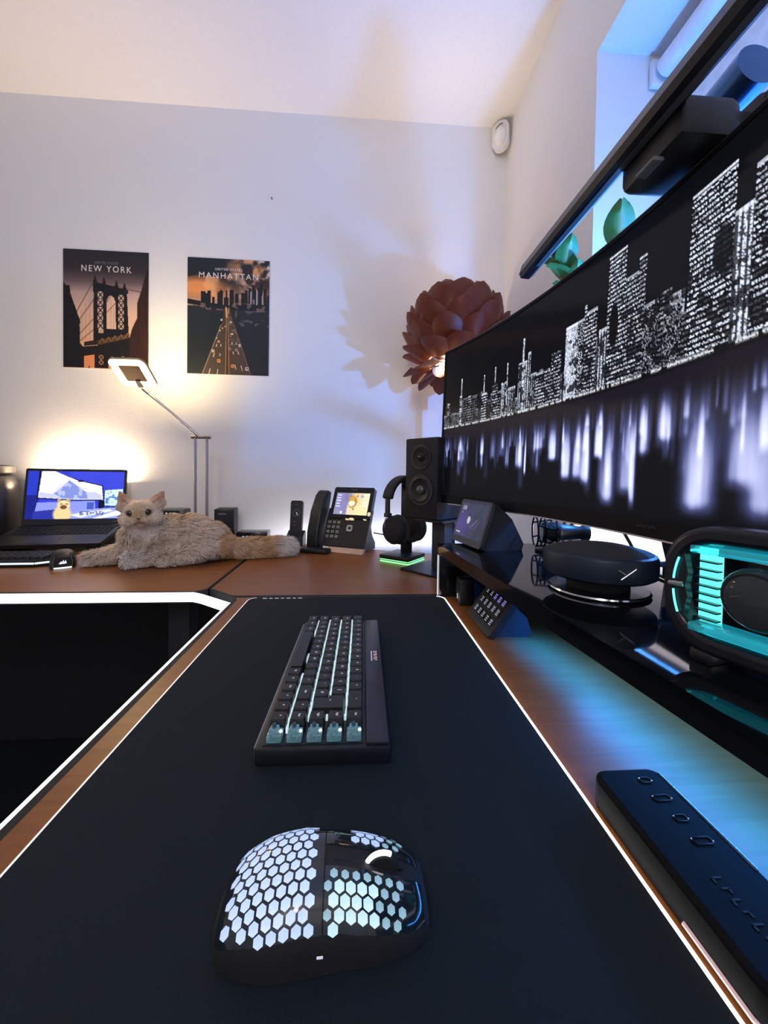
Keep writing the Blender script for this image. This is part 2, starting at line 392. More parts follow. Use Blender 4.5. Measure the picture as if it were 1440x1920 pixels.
# ------------------------------------------------------------------ keyboard on the pad
def key_mesh(name, wu, du, h, m, taper=.84):
    g = G(); a, b = wu/2, du/2; r = .0012
    P0 = rpoly(wu, du, r, 2); v = [(x, y, 0) for x, y in P0]; n = len(P0)
    v += [(x*.97, y*.97, h*.55) for x, y in P0]+[(x*taper if abs(x) < .006 else math.copysign(abs(x)-.0016, x), y*taper, h) for x, y in P0]
    f = [tuple(range(n))[::-1]]+[(k*n+i, k*n+(i+1) % n, (k+1)*n+(i+1) % n, (k+1)*n+i) for k in (0, 1) for i in range(n)]+[tuple(range(2*n, 3*n))]
    return g.add(v, f).mesh(name, m, True, 30)
kb = thing('keyboard', 'compact black mechanical keyboard with bare lit switches on the pad', 'keyboard', (-.0265, .464, D+.0034), R(-90.6))
CASE = mat('keyboard_case', (.012, .0145, .021), .4, .2)
KEYC = mat('keycap_plastic', (.008, .010, .015), .45)
KL, KW = .284, .116
g = G(); g.box((0, 0, .008), (KL, KW, .0155), .003); g.obj('case', CASE, kb)
g = G(); g.box((0, .0465, .0172), (KL-.004, .020, .003), .001); g.obj('top_bar', mat('top_bar', (.024, .030, .052), .36, .3), kb)
G().box((0, -KW/2-.0006, .010), (KL-.01, .0014, .0075)).obj('side_trim', mat('side_trim', (.30, .31, .34), .35, .9), kb)
U = .01625; X0 = -.1382; RP = .0172; Y0 = .0345-RP/2
G().box((0, Y0-2*RP, .0160), (KL-.008, RP*5+.001, .0008)).obj('switch_plate', BLK, kb)
rows = [
 [(1, c) for c in '`123456789']+[(1, '0'), (1, '-'), (1, '='), (2, '<-'), (1, 'Del')],
 [(1.5, 'Tab')]+[(1, c) for c in 'QWERTYUIOP[]']+[('E', '<'), (1, 'PgU')],
 [(1.75, 'Caps')]+[(1, c) for c in "ASDFGHJKL;'#"]+[(0, ''), (1, 'PgD')],
 [(1.25, 'Shift')]+[(1, c) for c in '\\ZXCVBNM,./']+[(1.75, 'Shift'), (1, '^'), (1, 'End')],
 [(1.25, 'Ctrl'), (1.25, 'Win'), (1.25, 'Alt'), (6.25, ''), (1, 'Alt'), (1, 'Fn'), (1, 'Ctrl'), (1, '<'), (1, 'v'), (1, '>')]]
kms = {}; tms = {}
KH = .0085; KZ = .0185
for r, row in enumerate(rows):
    u = 0; y = Y0-r*RP
    for wd, c in row:
        if wd == 0: u = 15; continue
        if wd == 'E':
            k = G(); ux0 = X0+13.5*U+.0008; ux1 = X0+15*U-.0008; ul = X0+13.75*U+.0008
            pl = [(ux0, y+RP/2-.0012), (ux0, y-RP/2+.0002), (ul, y-RP/2+.0002), (ul, y-RP*1.5+.0012), (ux1, y-RP*1.5+.0012), (ux1, y+RP/2-.0012)]
            cx = sum(p[0] for p in pl)/6; cy = sum(p[1] for p in pl)/6
            k.prism([(a-cx, b-cy) for a, b in pl], 0, KH, None, .88); ko = k.obj('keycap', KEYC, kb, smooth=False); ko.location = (cx, cy, KZ); u = 15
        else:
            if wd not in kms: kms[wd] = key_mesh('keycap', wd*U-.0016, RP-.0026, KH, KEYC)
            ko = link('keycap', kms[wd], kb); ko.location = (X0+(u+wd/2)*U, y, KZ); u += wd
        if c:
            if c not in tms:
                lo = text('legend', c, .0042 if len(c) == 1 else .0028, TXTW, ko, T(0, .0012, KH+.0001), ext=.00005); tms[c] = lo.data
            else: link('legend', tms[c], ko, T(0, .0012, KH+.0001))
# bare switches in the last column
CLEAR = mat('clear_switch', (.30, .45, .50), .10, emit=(.25, .6, .75), es=.09, trans=.7, var=.6, scale=420)
bs = G().box((0, 0, .0030), (.0128, .0128, .0062), .0012).mesh('switch_housing', CLEAR)
bt = G().box((0, -.0005, .0082), (.0085, .0075, .0042), .0009).mesh('switch_top', CLEAR)
st = G().box((0, -.0005, .0118), (.0036, .0011, .0034)).box((0, -.0005, .0118), (.0011, .0036, .0034)).mesh('switch_stem', mat('switch_stem', (.05, .12, .16), .4))
sl = G().sphere((0, .0050, .0066), .0014, 10, 8).mesh('switch_led', mat('switch_led', (.8, .9, .95), .4, emit=(.75, .92, 1), es=2.0))
for r in range(5):
    so = link('bare_switch', bs, kb); so.location = (X0+16.5*U, Y0-r*RP, .0165)
    for nm, me in (('switch_top', bt), ('switch_stem', st), ('switch_led', sl)): link(nm, me, so)
# light leaking between the key rows
for r in range(4):
    yb = Y0-(r+.5)*RP; u0_, u1_ = (.2, 15.0) if r < 3 else (.3, 15.0)
    segs = [(u0_, u1_)] if r < 3 else [(.3, 3.6), (7.2, 8.2), (10.2, 16)]
    for a_, b_ in segs:
        g = G(); x = X0+a_*U
        while x < X0+b_*U:
            wj = random.uniform(.002, .006); g.box((x+wj/2, yb+random.uniform(-.0003, .0003), .0190), (wj, random.uniform(.0010, .0021), .0046)); x += wj+(random.uniform(.0008, .003) if random.random() < .5 else 0)
        g.obj('row_light', LEDK, kb, smooth=False)
marks('brand_mark', 6, .026, .0048, mat('brand_print', (.6, .4, .4), .5, emit=(.9, .55, .55), es=.6), kb, T(-.018, .0495, .0188))
G().box((-.018, .0445, .0188), (.026, .0010, .0003)).obj('brand_underline', TXTW, kb)

# ------------------------------------------------------------------ honeycomb mouse
ms = thing('mouse', 'black mouse with a lit honeycomb shell lying on the pad', 'mouse', (-.0175, .2125, D+.0034), R(2))
MA, MB = .0575, .0315
def mprof(x):
    t = x/MA
    H = np.interp(t, [-1, -.93, -.8, -.55, -.2, .1, .4, .7, .9, 1], [.007, .0155, .0235, .0305, .0345, .0335, .0295, .0235, .018, .0125])
    W = MB*(1-abs(t)**3.4*.62)**.5*np.interp(t, [-1, -.4, .2, 1], [1.0, 1.02, .93, .96])
    if t < -.85: W *= math.sqrt(max(.25, 1-((-t-.85)/.15)**2*.7))
    return H, W
def msurf(x, th, off=0.):
    H, W = mprof(x); c, s_ = math.cos(th), math.sin(th)
    y = W*math.copysign(abs(c)**.72, c); z = (H+off)*abs(s_)**.80
    return Vector((x, y*(1+off/W), z))
def mshell(x0, x1, t0, t1, off, thick, nx=14, nt=14):
    g = G(); v = []; f = []
    for i in range(nx+1):
        x = x0+(x1-x0)*i/nx
        for j in range(nt+1):
            th = t0+(t1-t0)*j/nt; v.append(msurf(x, th, off))
    N = len(v); v += [msurf(x0+(x1-x0)*i/nx, t0+(t1-t0)*j/nt, off-thick) for i in range(nx+1) for j in range(nt+1)]
    k = nt+1
    for i in range(nx):
        for j in range(nt):
            q = (i*k+j, i*k+j+1, (i+1)*k+j+1, (i+1)*k+j); f += [q, tuple(a+N for a in q[::-1])]
    bd = [i*k for i in range(nx+1)]+[nx*k+j for j in range(1, nt+1)]+[i*k+nt for i in range(nx-1, -1, -1)]+[j for j in range(nt-1, 0, -1)]
    for a, b in zip(bd, bd[1:]+bd[:1]): f.append((a, b, b+N, a+N))
    return g.add(v, f)
g = G(); v = []; f = []; nx, ntq = 40, 28
for i in range(nx+1):
    x = MA*math.sin(-PI/2+PI*i/nx)
    for j in range(ntq+1): v.append(msurf(x, PI*j/ntq, -.0014))
k = ntq+1
for i in range(nx): f += [(i*k+j, i*k+j+1, (i+1)*k+j+1, (i+1)*k+j) for j in range(ntq)]+[(i*k, (i+1)*k, (i+1)*k+ntq, i*k+ntq)]
f += [tuple(range(k)), tuple(range(nx*k, nx*k+k))[::-1]]
g.add(v, f, T(0, 0, .0008)); g.obj('body', BLKM, ms)
SMOKE = mat('smoked_shell', (.008, .016, .024), .10, coat=.5)
th0, th1 = R(40), R(140)
rear = mshell(-.0535, .0005, R(24), R(150), 0, .0012, 22, 24).obj('palm_shell', SMOKE, ms)
mshell(.0012, .0545, R(24), R(84), 0, .0012, 18, 10).obj('right_button', SMOKE, ms)     # far side
mshell(.0012, .0545, R(97), R(152), 0, .0012, 18, 10).obj('left_button', SMOKE, ms)     # camera side
G().box((.026, -.0002, .0), (.040, .0050, .001), 0, T(0, 0, .034) @ RY(R(14))).obj('button_gap', BLK, ms)
hx = G(); wm = T(.033, -.0002, .0225)
G().lathe([(.0085, -.0028), (.0098, -.0018), (.0098, .0018), (.0085, .0028)], 28, wm @ RX(R(90))).obj('scroll_wheel', BLKM, ms)
arc = [(.0102*math.cos(a), -.0012, .0102*math.sin(a)) for a in np.linspace(R(62), R(150), 14)]
G().tube(arc, .0013, 6, wm).obj('wheel_light', LEDP, ms)
HEXL = mat('hex_light', (.6, .75, .9), .4, emit=(.42, .57, 1.0), es=.56, var=.3, scale=40)
HEXD = mat('hex_light_dim', (.3, .45, .5), .4, emit=(.30, .55, .66), es=.45, var=.4, scale=60)
HEXT = mat('hex_light_green', (.6, .8, .8), .4, emit=(.50, .80, .84), es=.58, var=.3, scale=50)
hp = .0060; q0 = .0
def arcq(q, x=-.01):     # arc length over the back -> angle
    k = round(min(max(x, -.056), .056), 3)
    if k not in ARC:
        ths = np.linspace(.02, PI-.02, 240); pp = np.array([msurf(k, t_) for t_ in ths]); d_ = np.concatenate([[0], np.cumsum(np.linalg.norm(np.diff(pp, axis=0), axis=1))]); ARC[k] = (d_-np.interp(PI/2, ths, d_), ths)
    return float(np.interp(q, *ARC[k]))
ARC = {}
hexes = 0
for row in range(-9, 10):
    for col in range(-11, 12):
        x = col*hp+(hp/2 if row % 2 else 0); q = row*hp*.866
        th = arcq(q, x); dg = math.degrees(th)
        if -.0495 < x < -.003 and 30 < dg < (147 if x > -.044 else 138): m_, sc = HEXL, .80
        elif .000 < x < .044 and 102 < dg < 148:
            near = (x-.018)/.012; bright = abs(near) < 1 and dg > 112; m_, sc = (HEXT, .84) if bright else (HEXD, .66)
        elif .018 < x < .034 and 40 < dg < 78: m_, sc = HEXL, .82
        elif .034 <= x < .046 and 40 < dg < 78: m_, sc = HEXD, .6
        else: continue
        c = msurf(x, th, .0003); pts = []
        for i in range(6):
            a = R(60*i+30); pts.append(msurf(min(max(x+hp*.577*sc*math.cos(a), -.0555), .0555), arcq(q+hp*.577*sc*math.sin(a), x), .0004))
        v = [tuple(p-c) for p in pts]+[(0, 0, 0)]; ho = G().add(v, [(i, (i+1) % 6, 6) for i in range(6)]).obj('hex_cell', m_, ms, smooth=False); ho.location = c; hexes += 1
G().box((.0, -.0326, .0150), (.003, .0006, .0008)).obj('side_light', TXTW, ms)

# ------------------------------------------------------------------ curved monitor
mo = thing('curved_monitor', 'ultrawide curved monitor showing a black and white night skyline', 'monitor', (0, 0, SZ))
MR, MYC, MXA = 1.49, .38, .330; MZ0, MZ1 = .925, 1.304; HALF = .385   # arc radius, centre, apex, heights, half angle
HALF = math.asin(.585/MR)
def mon(ang, z, off=0.):   # ang>0 : far end; off>0 : towards the viewer (-x)
    rr = MR-off; t = (z-(MZ0+MZ1)/2)*math.tan(R(1.5))
    return (MXA-MR+rr*math.cos(ang)+t, MYC+rr*math.sin(ang), z)
def curved(a0, a1, z0, z1, o0, o1, n=48):
    v = []; f = []
    for i in range(n+1):
        a_ = a0+(a1-a0)*i/n; v += [mon(a_, z0, o0), mon(a_, z1, o0), mon(a_, z1, o1), mon(a_, z0, o1)]
    for i in range(n):
        p, q = i*4, i*4+4; f += [(p+j, p+(j+1) % 4, q+(j+1) % 4, q+j) for j in range(4)]
    f += [(0, 1, 2, 3), (n*4+3, n*4+2, n*4+1, n*4)]
    return G().add(v, f, T(0, 0, -SZ))
curved(-HALF, HALF, MZ0, MZ1, -.030, -.001).obj('back_shell', BLKM, mo)
bz = .0055
g = curved(-HALF, HALF, MZ1-bz, MZ1, -.001, .0022); g2 = curved(-HALF, HALF, MZ0, MZ0+.021, -.001, .0022)
g.add(g2.v, g2.f)
for sg in (-1, 1):
    g2 = curved(sg*HALF, sg*(HALF-.0042), MZ0, MZ1, -.001, .0021, 2); g.add(g2.v, g2.f)
g.obj('bezel', mat('bezel_black', (.005, .006, .009), .5, spec=.12), mo)
curved(-HALF, HALF, MZ0-.0012, MZ0+.0008, -.004, .0026).obj('bottom_trim', mat('trim_silver', (.7, .7, .75), .25, .9), mo)  # plain silver metal, no emission
curved(-HALF, HALF, MZ1-.0004, MZ1+.0006, -.004, .0024).obj('top_trim', mat('top_trim', (.25, .22, .24), .3, .8), mo)
marks('brand_mark', 7, .030, .0034, mat('bezel_print', (.05, .05, .06), .5), mo, T(*mon(.02, MZ0+.0125, .0028)) @ T(0, 0, -SZ) @ RZ(R(-90)) @ RX(R(90)))
# skyline picture
cv = Cv(1000, 250, (7, 8, 13)); Uu, Vv = cv.U, cv.V; WL = .535
rn = np.random.default_rng(11); grain = rn.random(Uu.shape)
def building(u0_, u1_, vt, bright=.5, style=0):
    m_ = (Uu >= u0_) & (Uu <= u1_) & (Vv >= vt) & (Vv <= WL-.006)
    if style == 0: pat = ((np.floor(Vv*125) % 2) == 0)*(rn.random(Uu.shape) < .62)
    elif style == 1: pat = ((np.floor(Uu*420) % 2) == 0)*(rn.random(Uu.shape) < .7)+.25
    elif style == 2: pat = (rn.random(Uu.shape) < .33)*1.
    else: pat = .55+.45*(rn.random(Uu.shape) < .6)
    big = .55+.75*cv.noise(120, 24, int(u0_*9999) % 9973, 2)
    cv.a = np.where(m_[..., None], np.array((8, 9, 14)), cv.a)
    cv.blend(m_*np.clip(pat*bright*big*1.15*(.5+.7*grain), 0, 1), (226, 234, 252))
    cv.blend((m_ & (Vv < vt+.010))*bright*.8, (230, 236, 250))
# low city
u = 0.
hts = []
while u < 1:
    wd = rn.uniform(.008, .022); vt = rn.uniform(.34, .455)-.05*math.exp(-((u-.48)/.12)**2); building(u, u+wd, vt, rn.uniform(.25, .65), int(rn.integers(0, 3))); u += wd*.8
towers = [(.010, .02, .36, .8, 2), (.052, .060, .33, .9, 0), (.056, .0585, .22, 1, 3), (.128, .131, .25, .9, 3), (.123, .138, .36, .9, 0), (.160, .163, .23, .9, 3), (.155, .17, .33, .9, 0), (.18, .195, .34, .9, 1), (.1935, .1965, .24, .9, 3),
 (.225, .246, .27, .85, 1), (.234, .238, .15, .9, 3), (.248, .254, .235, .9, 1), (.268, .30, .36, .8, 0), (.302, .322, .30, .9, 0), (.330, .352, .215, 1.0, 3), (.352, .372, .215, .8, 2), (.368, .386, .20, .8, 0), (.364, .368, .165, .8, 0),
 (.402, .428, .045, .9, 0), (.428, .452, .165, .8, 0), (.446, .456, .125, .7, 0), (.39, .404, .30, .7, 1), (.455, .473, .30, .6, 2), (.48, .50, .34, .6, 2), (.505, .545, .065, 1.0, 0), (.545, .575, .20, .9, 1), (.56, .60, .12, .9, 0), (.62, .65, .25, .8, 1), (.68, .70, .18, .9, 0), (.74, .78, .3, .8, 2), (.82, .84, .22, .9, 0), (.9, .93, .3, .8, 1)]
for t_ in towers: building(*t_)
cv.disc((.413, .31), .0075, .09, (8, 9, 14), .2)
cv.disc((.536, .27), .010, .07, (8, 9, 14), .2, .85); cv.disc((.60, .36), .012, .06, (8, 9, 14), .3, .8)
cv.blend(((cv.noise(160, 40, 77, 2) > .60) & (Vv > .28) & (Vv < WL-.03))*.75, (9, 10, 16))
cv.blend(np.clip(1-abs(Vv-WL+.006)/.010, 0, 1)*(rn.random(Uu.shape) < .8)*(cv.noise(260, 2, 5, 1) > .28), (240, 242, 250))
# reflections in the water
ss_ = lambda a_, b_, q: (lambda t: t*t*(3-2*t))(np.clip((q-a_)/(b_-a_), 0, 1))
I = np.zeros(Uu.shape); pil = []
for (a_, b_, vt, br, st_) in towers:
    if b_-a_ > .006: pil.append(((a_+b_)/2, (b_-a_)*.40, min(WL+(WL-vt)*1.0+.03, .975), rn.uniform(.55, 1.0) if vt < .31 else rn.uniform(.3, .6)))
for k in range(230): pil.append((rn.random(), rn.uniform(.0012, .0040), WL+rn.uniform(.12, .30), rn.uniform(.06, .36)))
for k in range(40): pil.append((rn.random(), rn.uniform(.003, .007), WL+rn.uniform(.25, .42), rn.uniform(.06, .34)))
for c_, w_, ve, b_ in pil:
    t_ = (Vv-WL-.025)/(ve-WL-.025); I += b_*np.exp(-np.abs((Uu-c_)/w_)**3)*ss_(.02, .75, t_)*(1-ss_(.88, 1.04, t_))
I *= .72+.5*cv.noise(150, 3, 61, 2); I = I*(Vv > WL+.015)*(Vv < .985)
cv.blend(np.clip(I*1.25, 0, .95), (122, 130, 206)); cv.blend(np.clip((I-.42)*1.7, 0, 1), (226, 230, 250))
cv.blend((Vv > WL+.012)*(1-np.clip(I*3, 0, 1))*np.clip((.72-Vv)/.18, 0, 1)*.5, (30, 22, 48))
SA = HALF-.0042
def scr(Ug, Vg):
    a_ = SA-2*SA*Ug; z = (MZ1-bz)-(MZ1-bz-MZ0-.021)*Vg; t = (z-(MZ0+MZ1)/2)*math.tan(R(1.5)); rr = MR-.0006
    return MXA-MR+rr*np.cos(a_)+t, MYC+rr*np.sin(a_), z-SZ
cv.obj('screen', SCREEN, scr, mo)
# stand
g = G(); g.prism(rpoly(.10, .12, .02), 0, .10, T(.43, MYC, .20) @ RY(R(-90)), .9); g.obj('neck', BLKM, mo)
G().box((.425, MYC, .115), (.03, .07, .23), .008).obj('column', BLKM, mo)
g = G()
for sy in (1, -1):
    v = [(.40, MYC+sy*.02, .085), (.44, MYC+sy*.02, .085), (.415, MYC+sy*.10, .001), (.505, MYC+sy*.215, .001), (.515, MYC+sy*.20, .001), (.45, MYC, .001), (.40, MYC, .001), (.505, MYC+sy*.215, .006), (.515, MYC+sy*.20, .006), (.395, MYC+sy*.10, .075)]
    g.add(v, [(0, 1, 8, 7, 9), (0, 9, 2, 6), (9, 7, 3, 2), (7, 8, 4, 3), (8, 1, 5, 4), (2, 3, 4, 5, 6), (0, 6, 5, 1)])
g.obj('foot', DARK, mo, smooth=False)

# monitor light bar
lb = thing('monitor_light_bar', 'long black light bar mounted over the curved monitor', 'light bar', (.283, .36, 1.343))
prof = [(-.013, .004), (-.010, .011), (.004, .012), (.012, .006), (.013, -.004), (.006, -.011), (-.008, -.011)]
g = G(); g.prism(prof, -.287, .287, RX(R(-90))); g.obj('bar', mat('bar_metal', (.022, .023, .030), .35, .6), lb)
G().box((.001, 0, -.0115), (.007, .50, .0012)).obj('diffuser', mat('bar_diffuser', (.10, .10, .11), .4), lb)
for s_ in (-1, 1): G().prism([(a*1.02, b*1.02) for a, b in prof], -.002, .002, T(0, s_*.2885, 0) @ RX(R(-90))).obj('end_cap', BLK, lb)
g = G(); g.box((.037, .022, -.0165), (.062, .085, .039), .010); g.obj('clamp', BLK, lb)
G().box((.092, .022, -.030), (.012, .08, .080), .004).obj('clamp_arm', BLK, lb)
G().box((.075, .022, -.010), (.040, .06, .022), .004).obj('clamp_back', BLK, lb)
G().prism(rpoly(.012, .004, .0018), -.012, .012, T(.008, .02, -.0365) @ RX(R(90))).obj('touch_strip', GREY, lb)
G().cyl(.0215, -.028, .028, 28, T(.099, .026, .047) @ RX(R(82))).obj('counterweight', mat('blue_lit_metal', (.06, .16, .40), .22, .8), lb)  # blue lamp light on the cylinder is put into its metal colour
G().rod((.078, .03, .0), (.098, .026, .024), .006, 12).obj('joint', DARK, lb)
G().box((.098, -.004, .006), (.018, .060, .005), .002).obj('clamp_lever', DARK, lb)

# ------------------------------------------------------------------ things on the glossy shelf
# small smart display
sd = thing('smart_display', 'small smart display with purple clock screen on the glossy shelf', 'smart display', (.222, .776, SZ), R(-80.5))
tl = R(17); BH, BW = .093, .134       # local x along the width, screen faces -y
g = G(); sec = [(0, .004), (.027, BH-.003), (.034, BH-.003), (.066, .060), (.092, .012), (.088, 0), (.012, 0)]
g.prism(sec, -BW/2+.004, BW/2-.004, Matrix(((0, 0, 1, 0), (1, 0, 0, 0), (0, 1, 0, 0), (0, 0, 0, 1)))); g.obj('body', mat('display_fabric', (.010, .014, .024), .9, scale=400, bump=.3), sd)
Mf = T(0, .0125, BH/2+.001) @ RX(R(90)-tl)
g = G(); g.prism(rpoly(BW, BH, .008), -.003, .004, Mf); g.obj('front_frame', mat('display_frame', (.035, .040, .052), .3), sd)
c2 = Cv(80, 50, (52, 54, 70)); c2.blend(np.clip(1.2-np.hypot((c2.U-.18)/.42, (c2.V-.62)/.5), 0, 1)*.7, (82, 66, 148)); c2.blend((c2.noise(6, 3, 4, 3) > .52)*.25, (80, 76, 100))
c2.disc((.42, .45), .085, .17, (44, 44, 56), .3); c2.disc((.42, .49), .07, .13, (176, 178, 190), .3); c2.rect(.08, .10, .12, .22, (150, 150, 170)); c2.rect(.14, .10, .18, .22, (150, 150, 170)); c2.rect(.19, .10, .22, .22, (150, 150, 170)); c2.rect(.08, .28, .12, .32, (130, 130, 150))
c2.rect(.06, .86, .22, .91, (170, 170, 185)); c2.line((.55, .7), (.72, .45), .01, (120, 110, 160)); c2.line((.68, .75), (.80, .5), .01, (95, 85, 130))
sw, sh = BW-.014, BH-.020
def put(M, w_, h_):
    A = np.array(M)
    def fn(Ug, Vg):
        x = (Ug-.5)*w_; y = (.5-Vg)*h_; z = 0*x
        return tuple(A[i, 0]*x+A[i, 1]*y+A[i, 2]*z+A[i, 3] for i in range(3))
    return fn
c2.obj('screen', SCREEN, put(Mf @ T(0, .003, .0043), sw, sh), sd)
G().cyl(.0016, 0, .0006, 10, Mf @ T(BW/2-.018, BH/2-.0055, .004)).obj('camera_lens', GREY, sd)
# round conference speaker on its stand
pk = thing('conference_speaker', 'round black conference speaker with a thin branch emblem on a disc stand', 'speaker', (.305, .468, SZ), 0)
NAVY = mat('puck_body', (.010, .020, .040), .45, .3)
g = G(); g.lathe([(.001, 0), (.056, 0), (.0575, .0015), (.0575, .004), (.056, .0052), (.001, .0052)], 56); g.obj('base_disc', mat('base_disc', (.012, .014, .020), .15, .4), pk)
g = G(); g.lathe([(.0575, .0012), (.0583, .0026), (.0575, .0042)], 56, cap=False); g.obj('base_rim', CHROME, pk)
G().cyl(.036, .0052, .022, 40).obj('foot', BLKM, pk)
G().lathe([(.001, .020), (.058, .020), (.0635, .0235), (.0645, .030), (.0645, .045), (.063, .049), (.060, .0505)], 64).obj('housing', NAVY, pk)
G().lathe([(.060, .0503), (.057, .0520), (.035, .0575), (.001, .0600)], 64, cap=False).obj('fabric_top', mat('speaker_fabric', (.013, .015, .020), .9, scale=600, bump=.4), pk)
g = G(); g.rod((-.009, .006, 0), (0, 0, 0), .0007, 6).rod((.010, .0075, 0), (-.006, -.0045, 0), .0007, 6)
eo = g.obj('emblem', TRIM, pk); eo.matrix_local = RZ(R(-97)) @ T(.0648, 0, .034) @ RZ(R(90)) @ RX(R(90))
# USB plug and cable of the conference speaker
uc = thing('usb_cable', 'dark cable with blue lit plug leaving the round conference speaker', 'cable', (.369, .455, SZ))
G().box((.010, -.004, .036), (.024, .010, .006), .002).obj('plug_cap', mat('plug_blue_lit', (.10, .22, .5), .35), uc)  # blue light on the plug is put into its base colour
G().box((.016, -.004, .028), (.009, .009, .020), .002).obj('plug', BLK, uc)
G().tube([(.016, -.004, .019), (.016, -.005, .010), (.019, -.008, .004), (.030, -.014, .0028), (.06, -.02, .0028), (.11, -.01, .0028)], .0026, 8).obj('cord', BLK, uc)
o = G().tube([(.43, .63, .975), (.436, .60, .90), (.44, .56, .8525), (.43, .50, .852), (.415, .45, .852), (.40, .42, .852)], .0026, 8).obj('monitor_cable', BLK); tag(o, 'thin black cable hanging from the monitor down to the glossy shelf', 'cable')
# microphone in a shock mount behind the puck
mc = thing('microphone', 'black studio microphone in a cage shock mount under the monitor', 'microphone', (.372, .715, SZ), R(-14))
G().lathe([(.001, 0), (.030, 0), (.030, .004), (.006, .007), (.005, .020), (.001, .020)], 28).obj('base', BLK, mc)
Mm = T(0, 0, .038) @ RY(R(90))
G().lathe([(.001, -.02), (.017, -.019), (.019, -.014), (.019, .012), (.016, .016), (.012, .050), (.014, .054), (.014, .066), (.001, .067)], 28, Mm).obj('capsule', BLK, mc)
for zz in (-.030, -.016, .004):
    G().tube([(.029*math.cos(a), .029*math.sin(a), zz) for a in np.linspace(0, 2*PI, 25)[:-1]], .0018, 6, Mm, closed=True).obj('cage_ring', BLKG, mc)
for i in range(6):
    a = PI*i/3; G().rod((.029*math.cos(a), .029*math.sin(a), -.030), (.029*math.cos(a+.3), .029*math.sin(a+.3), .004), .0016, 6, Mm).obj('cage_rod', BLKG, mc)
for i in range(4):
    a = PI*i/2+.4; G().rod((.029*math.cos(a), .029*math.sin(a), -.016), (.019*math.cos(a+.7), .019*math.sin(a+.7), -.004), .0012, 6, Mm).obj('elastic', GREY, mc)
# glowing see-through desk gadget
gd = thing('desktop_gadget', 'see-through speaker with dark oval frame and cyan lit fins', 'speaker', (.2830, .2505, SZ), R(-73))
# local x runs along the length (far end at -x), local -y is the open front
FR = mat('gadget_frame', (.016, .017, .024), .28, .4)
GL, GH, GB = .118, .098, .008
Mg = T(0, 0, GB+GH/2) @ RX(R(90)); GZ = GB+GH/2
g = G(); g.ring(rpoly(GL, GH, .036, 10), rpoly(GL-.022, GH-.026, .026, 10), -.012, .012, Mg); go = g.obj('frame', FR, gd)
bv = go.modifiers.new('soft', 'BEVEL'); bv.width = .004; bv.segments = 3; bv.limit_method = 'ANGLE'
for s_ in (-1, 1): G().box((s_*.030, 0, GB/2+.001), (.016, .022, GB+.002), .002).obj('foot', BLK, gd)
ACR = mat('teal_acrylic', (.20, .70, .78), .05, trans=.8, ior=1.3, emit=(.0, .20, .26), es=.5)
G().box((0, -.001, GB+GH-.0185), (GL-.040, .022, .006), .001).obj('acrylic_top', ACR, gd)
G().box((0, -.001, GB+.0185), (GL-.040, .022, .006), .001).obj('acrylic_bottom', ACR, gd)
FIN = mat('fin_dark', (.004, .03, .035), .3)
for s_ in (-1, 1):
    G().box((s_*.0345, .008, GZ), (.015, .003, .058)).obj('light_panel', CYAN, gd)
    for i in range(9): G().box((s_*.0345, .004, GZ-.026+i*.0065), (.016, .006, .0011)).obj('fin', FIN, gd)
    for k0, k1 in ((1, 6), (7, 12)):
        G().tube([(s_*(.0500-.0055*((k-6)/6)**2), -.0125, GZ+(k-6)*.0044) for k in range(k0, k1)], .0009, 6).obj('cyan_arc', CYAN, gd)
    pl = [(.052, -.034), (.045, -.033), (.0425, -.018), (.0405, -.008), (.0425, 0), (.0405, .010), (.0425, .020), (.045, .033), (.052, .034), (.0555, 0)]
    G().prism([(s_*a, b) for a, b in pl], .004, .0105, Mg).obj('inner_bracket', FR, gd)
    G().rod((s_*.053, -.0125, GZ), (s_*.043, -.0115, GZ+.001), .0022, 10).obj('bracket_pin', SILV, gd)
G().lathe([(.001, -.006), (.018, -.006), (.019, -.003), (.019, .009), (.001, .009)], 40, T(0, 0, GZ) @ RX(R(90))).obj('speaker_drum', BLKG, gd)
g = G(); g.sphere((0, 0, 0), (.0225, .0225, .011), 32, 16, T(0, -.002, GZ) @ RX(R(90))); g.obj('glass_dome', mat('smoky_glass', (.35, .42, .48), .03, trans=.9, ior=1.25), gd)

# ------------------------------------------------------------------ under and in front of the shelf
dk = thing('macro_pad', 'black macro pad with fifteen lit keys leaning at the shelf edge', 'macro pad', (.196, .628, D), R(-90))
# local x = along the keys (towards the camera), local y = away from the user
Mk = T(0, .004, .0035) @ RX(R(54))
g = G(); g.prism(rpoly(.112, .078, .007), -.010, 0, Mk @ T(0, .039, 0)); g.obj('panel', BLKM, dk)
for r in range(3):
    for c in range(5):
        colr = LEDK
        m_ = [mat('deck_key_grey', (.2, .2, .22), .3, emit=(.55, .58, .66), es=.45, var=.5, scale=700), mat('deck_key_violet', (.2, .15, .4), .3, emit=(.36, .24, .95), es=.75, var=.4, scale=700)][1 if (r == 0 and c >= 2) else 0]
        g = G(); g.prism(rpoly(.0135, .0135, .0025, 3), 0, .0012, Mk @ T((c-2)*.0182, .057-r*.0185, 0)); ko = g.obj('key', BLKG, dk)
        g = G(); q = random.random()
        for i in range(3): g.box((0, (i-1)*.0034, .0013), (.0078-.0016*(i % 2), .0016, .0003), 0, Mk @ T((c-2)*.0182, .057-r*.0185, 0))
        g.obj('icon', m_, ko)
marks('brand_mark', 8, .028, .0022, TXTG, dk, Mk @ T(.0, .0735, .0003))
g = G(); sec = [(.012, 0), (.072, 0), (.078, .006), (.070, .030), (.047, .052), (.040, .048)]
g.prism(sec, -.046, .046, Matrix(((0, 0, 1, 0), (1, 0, 0, 0), (0, 1, 0, 0), (0, 0, 0, 1)))); g.obj('stand', DARK, dk)
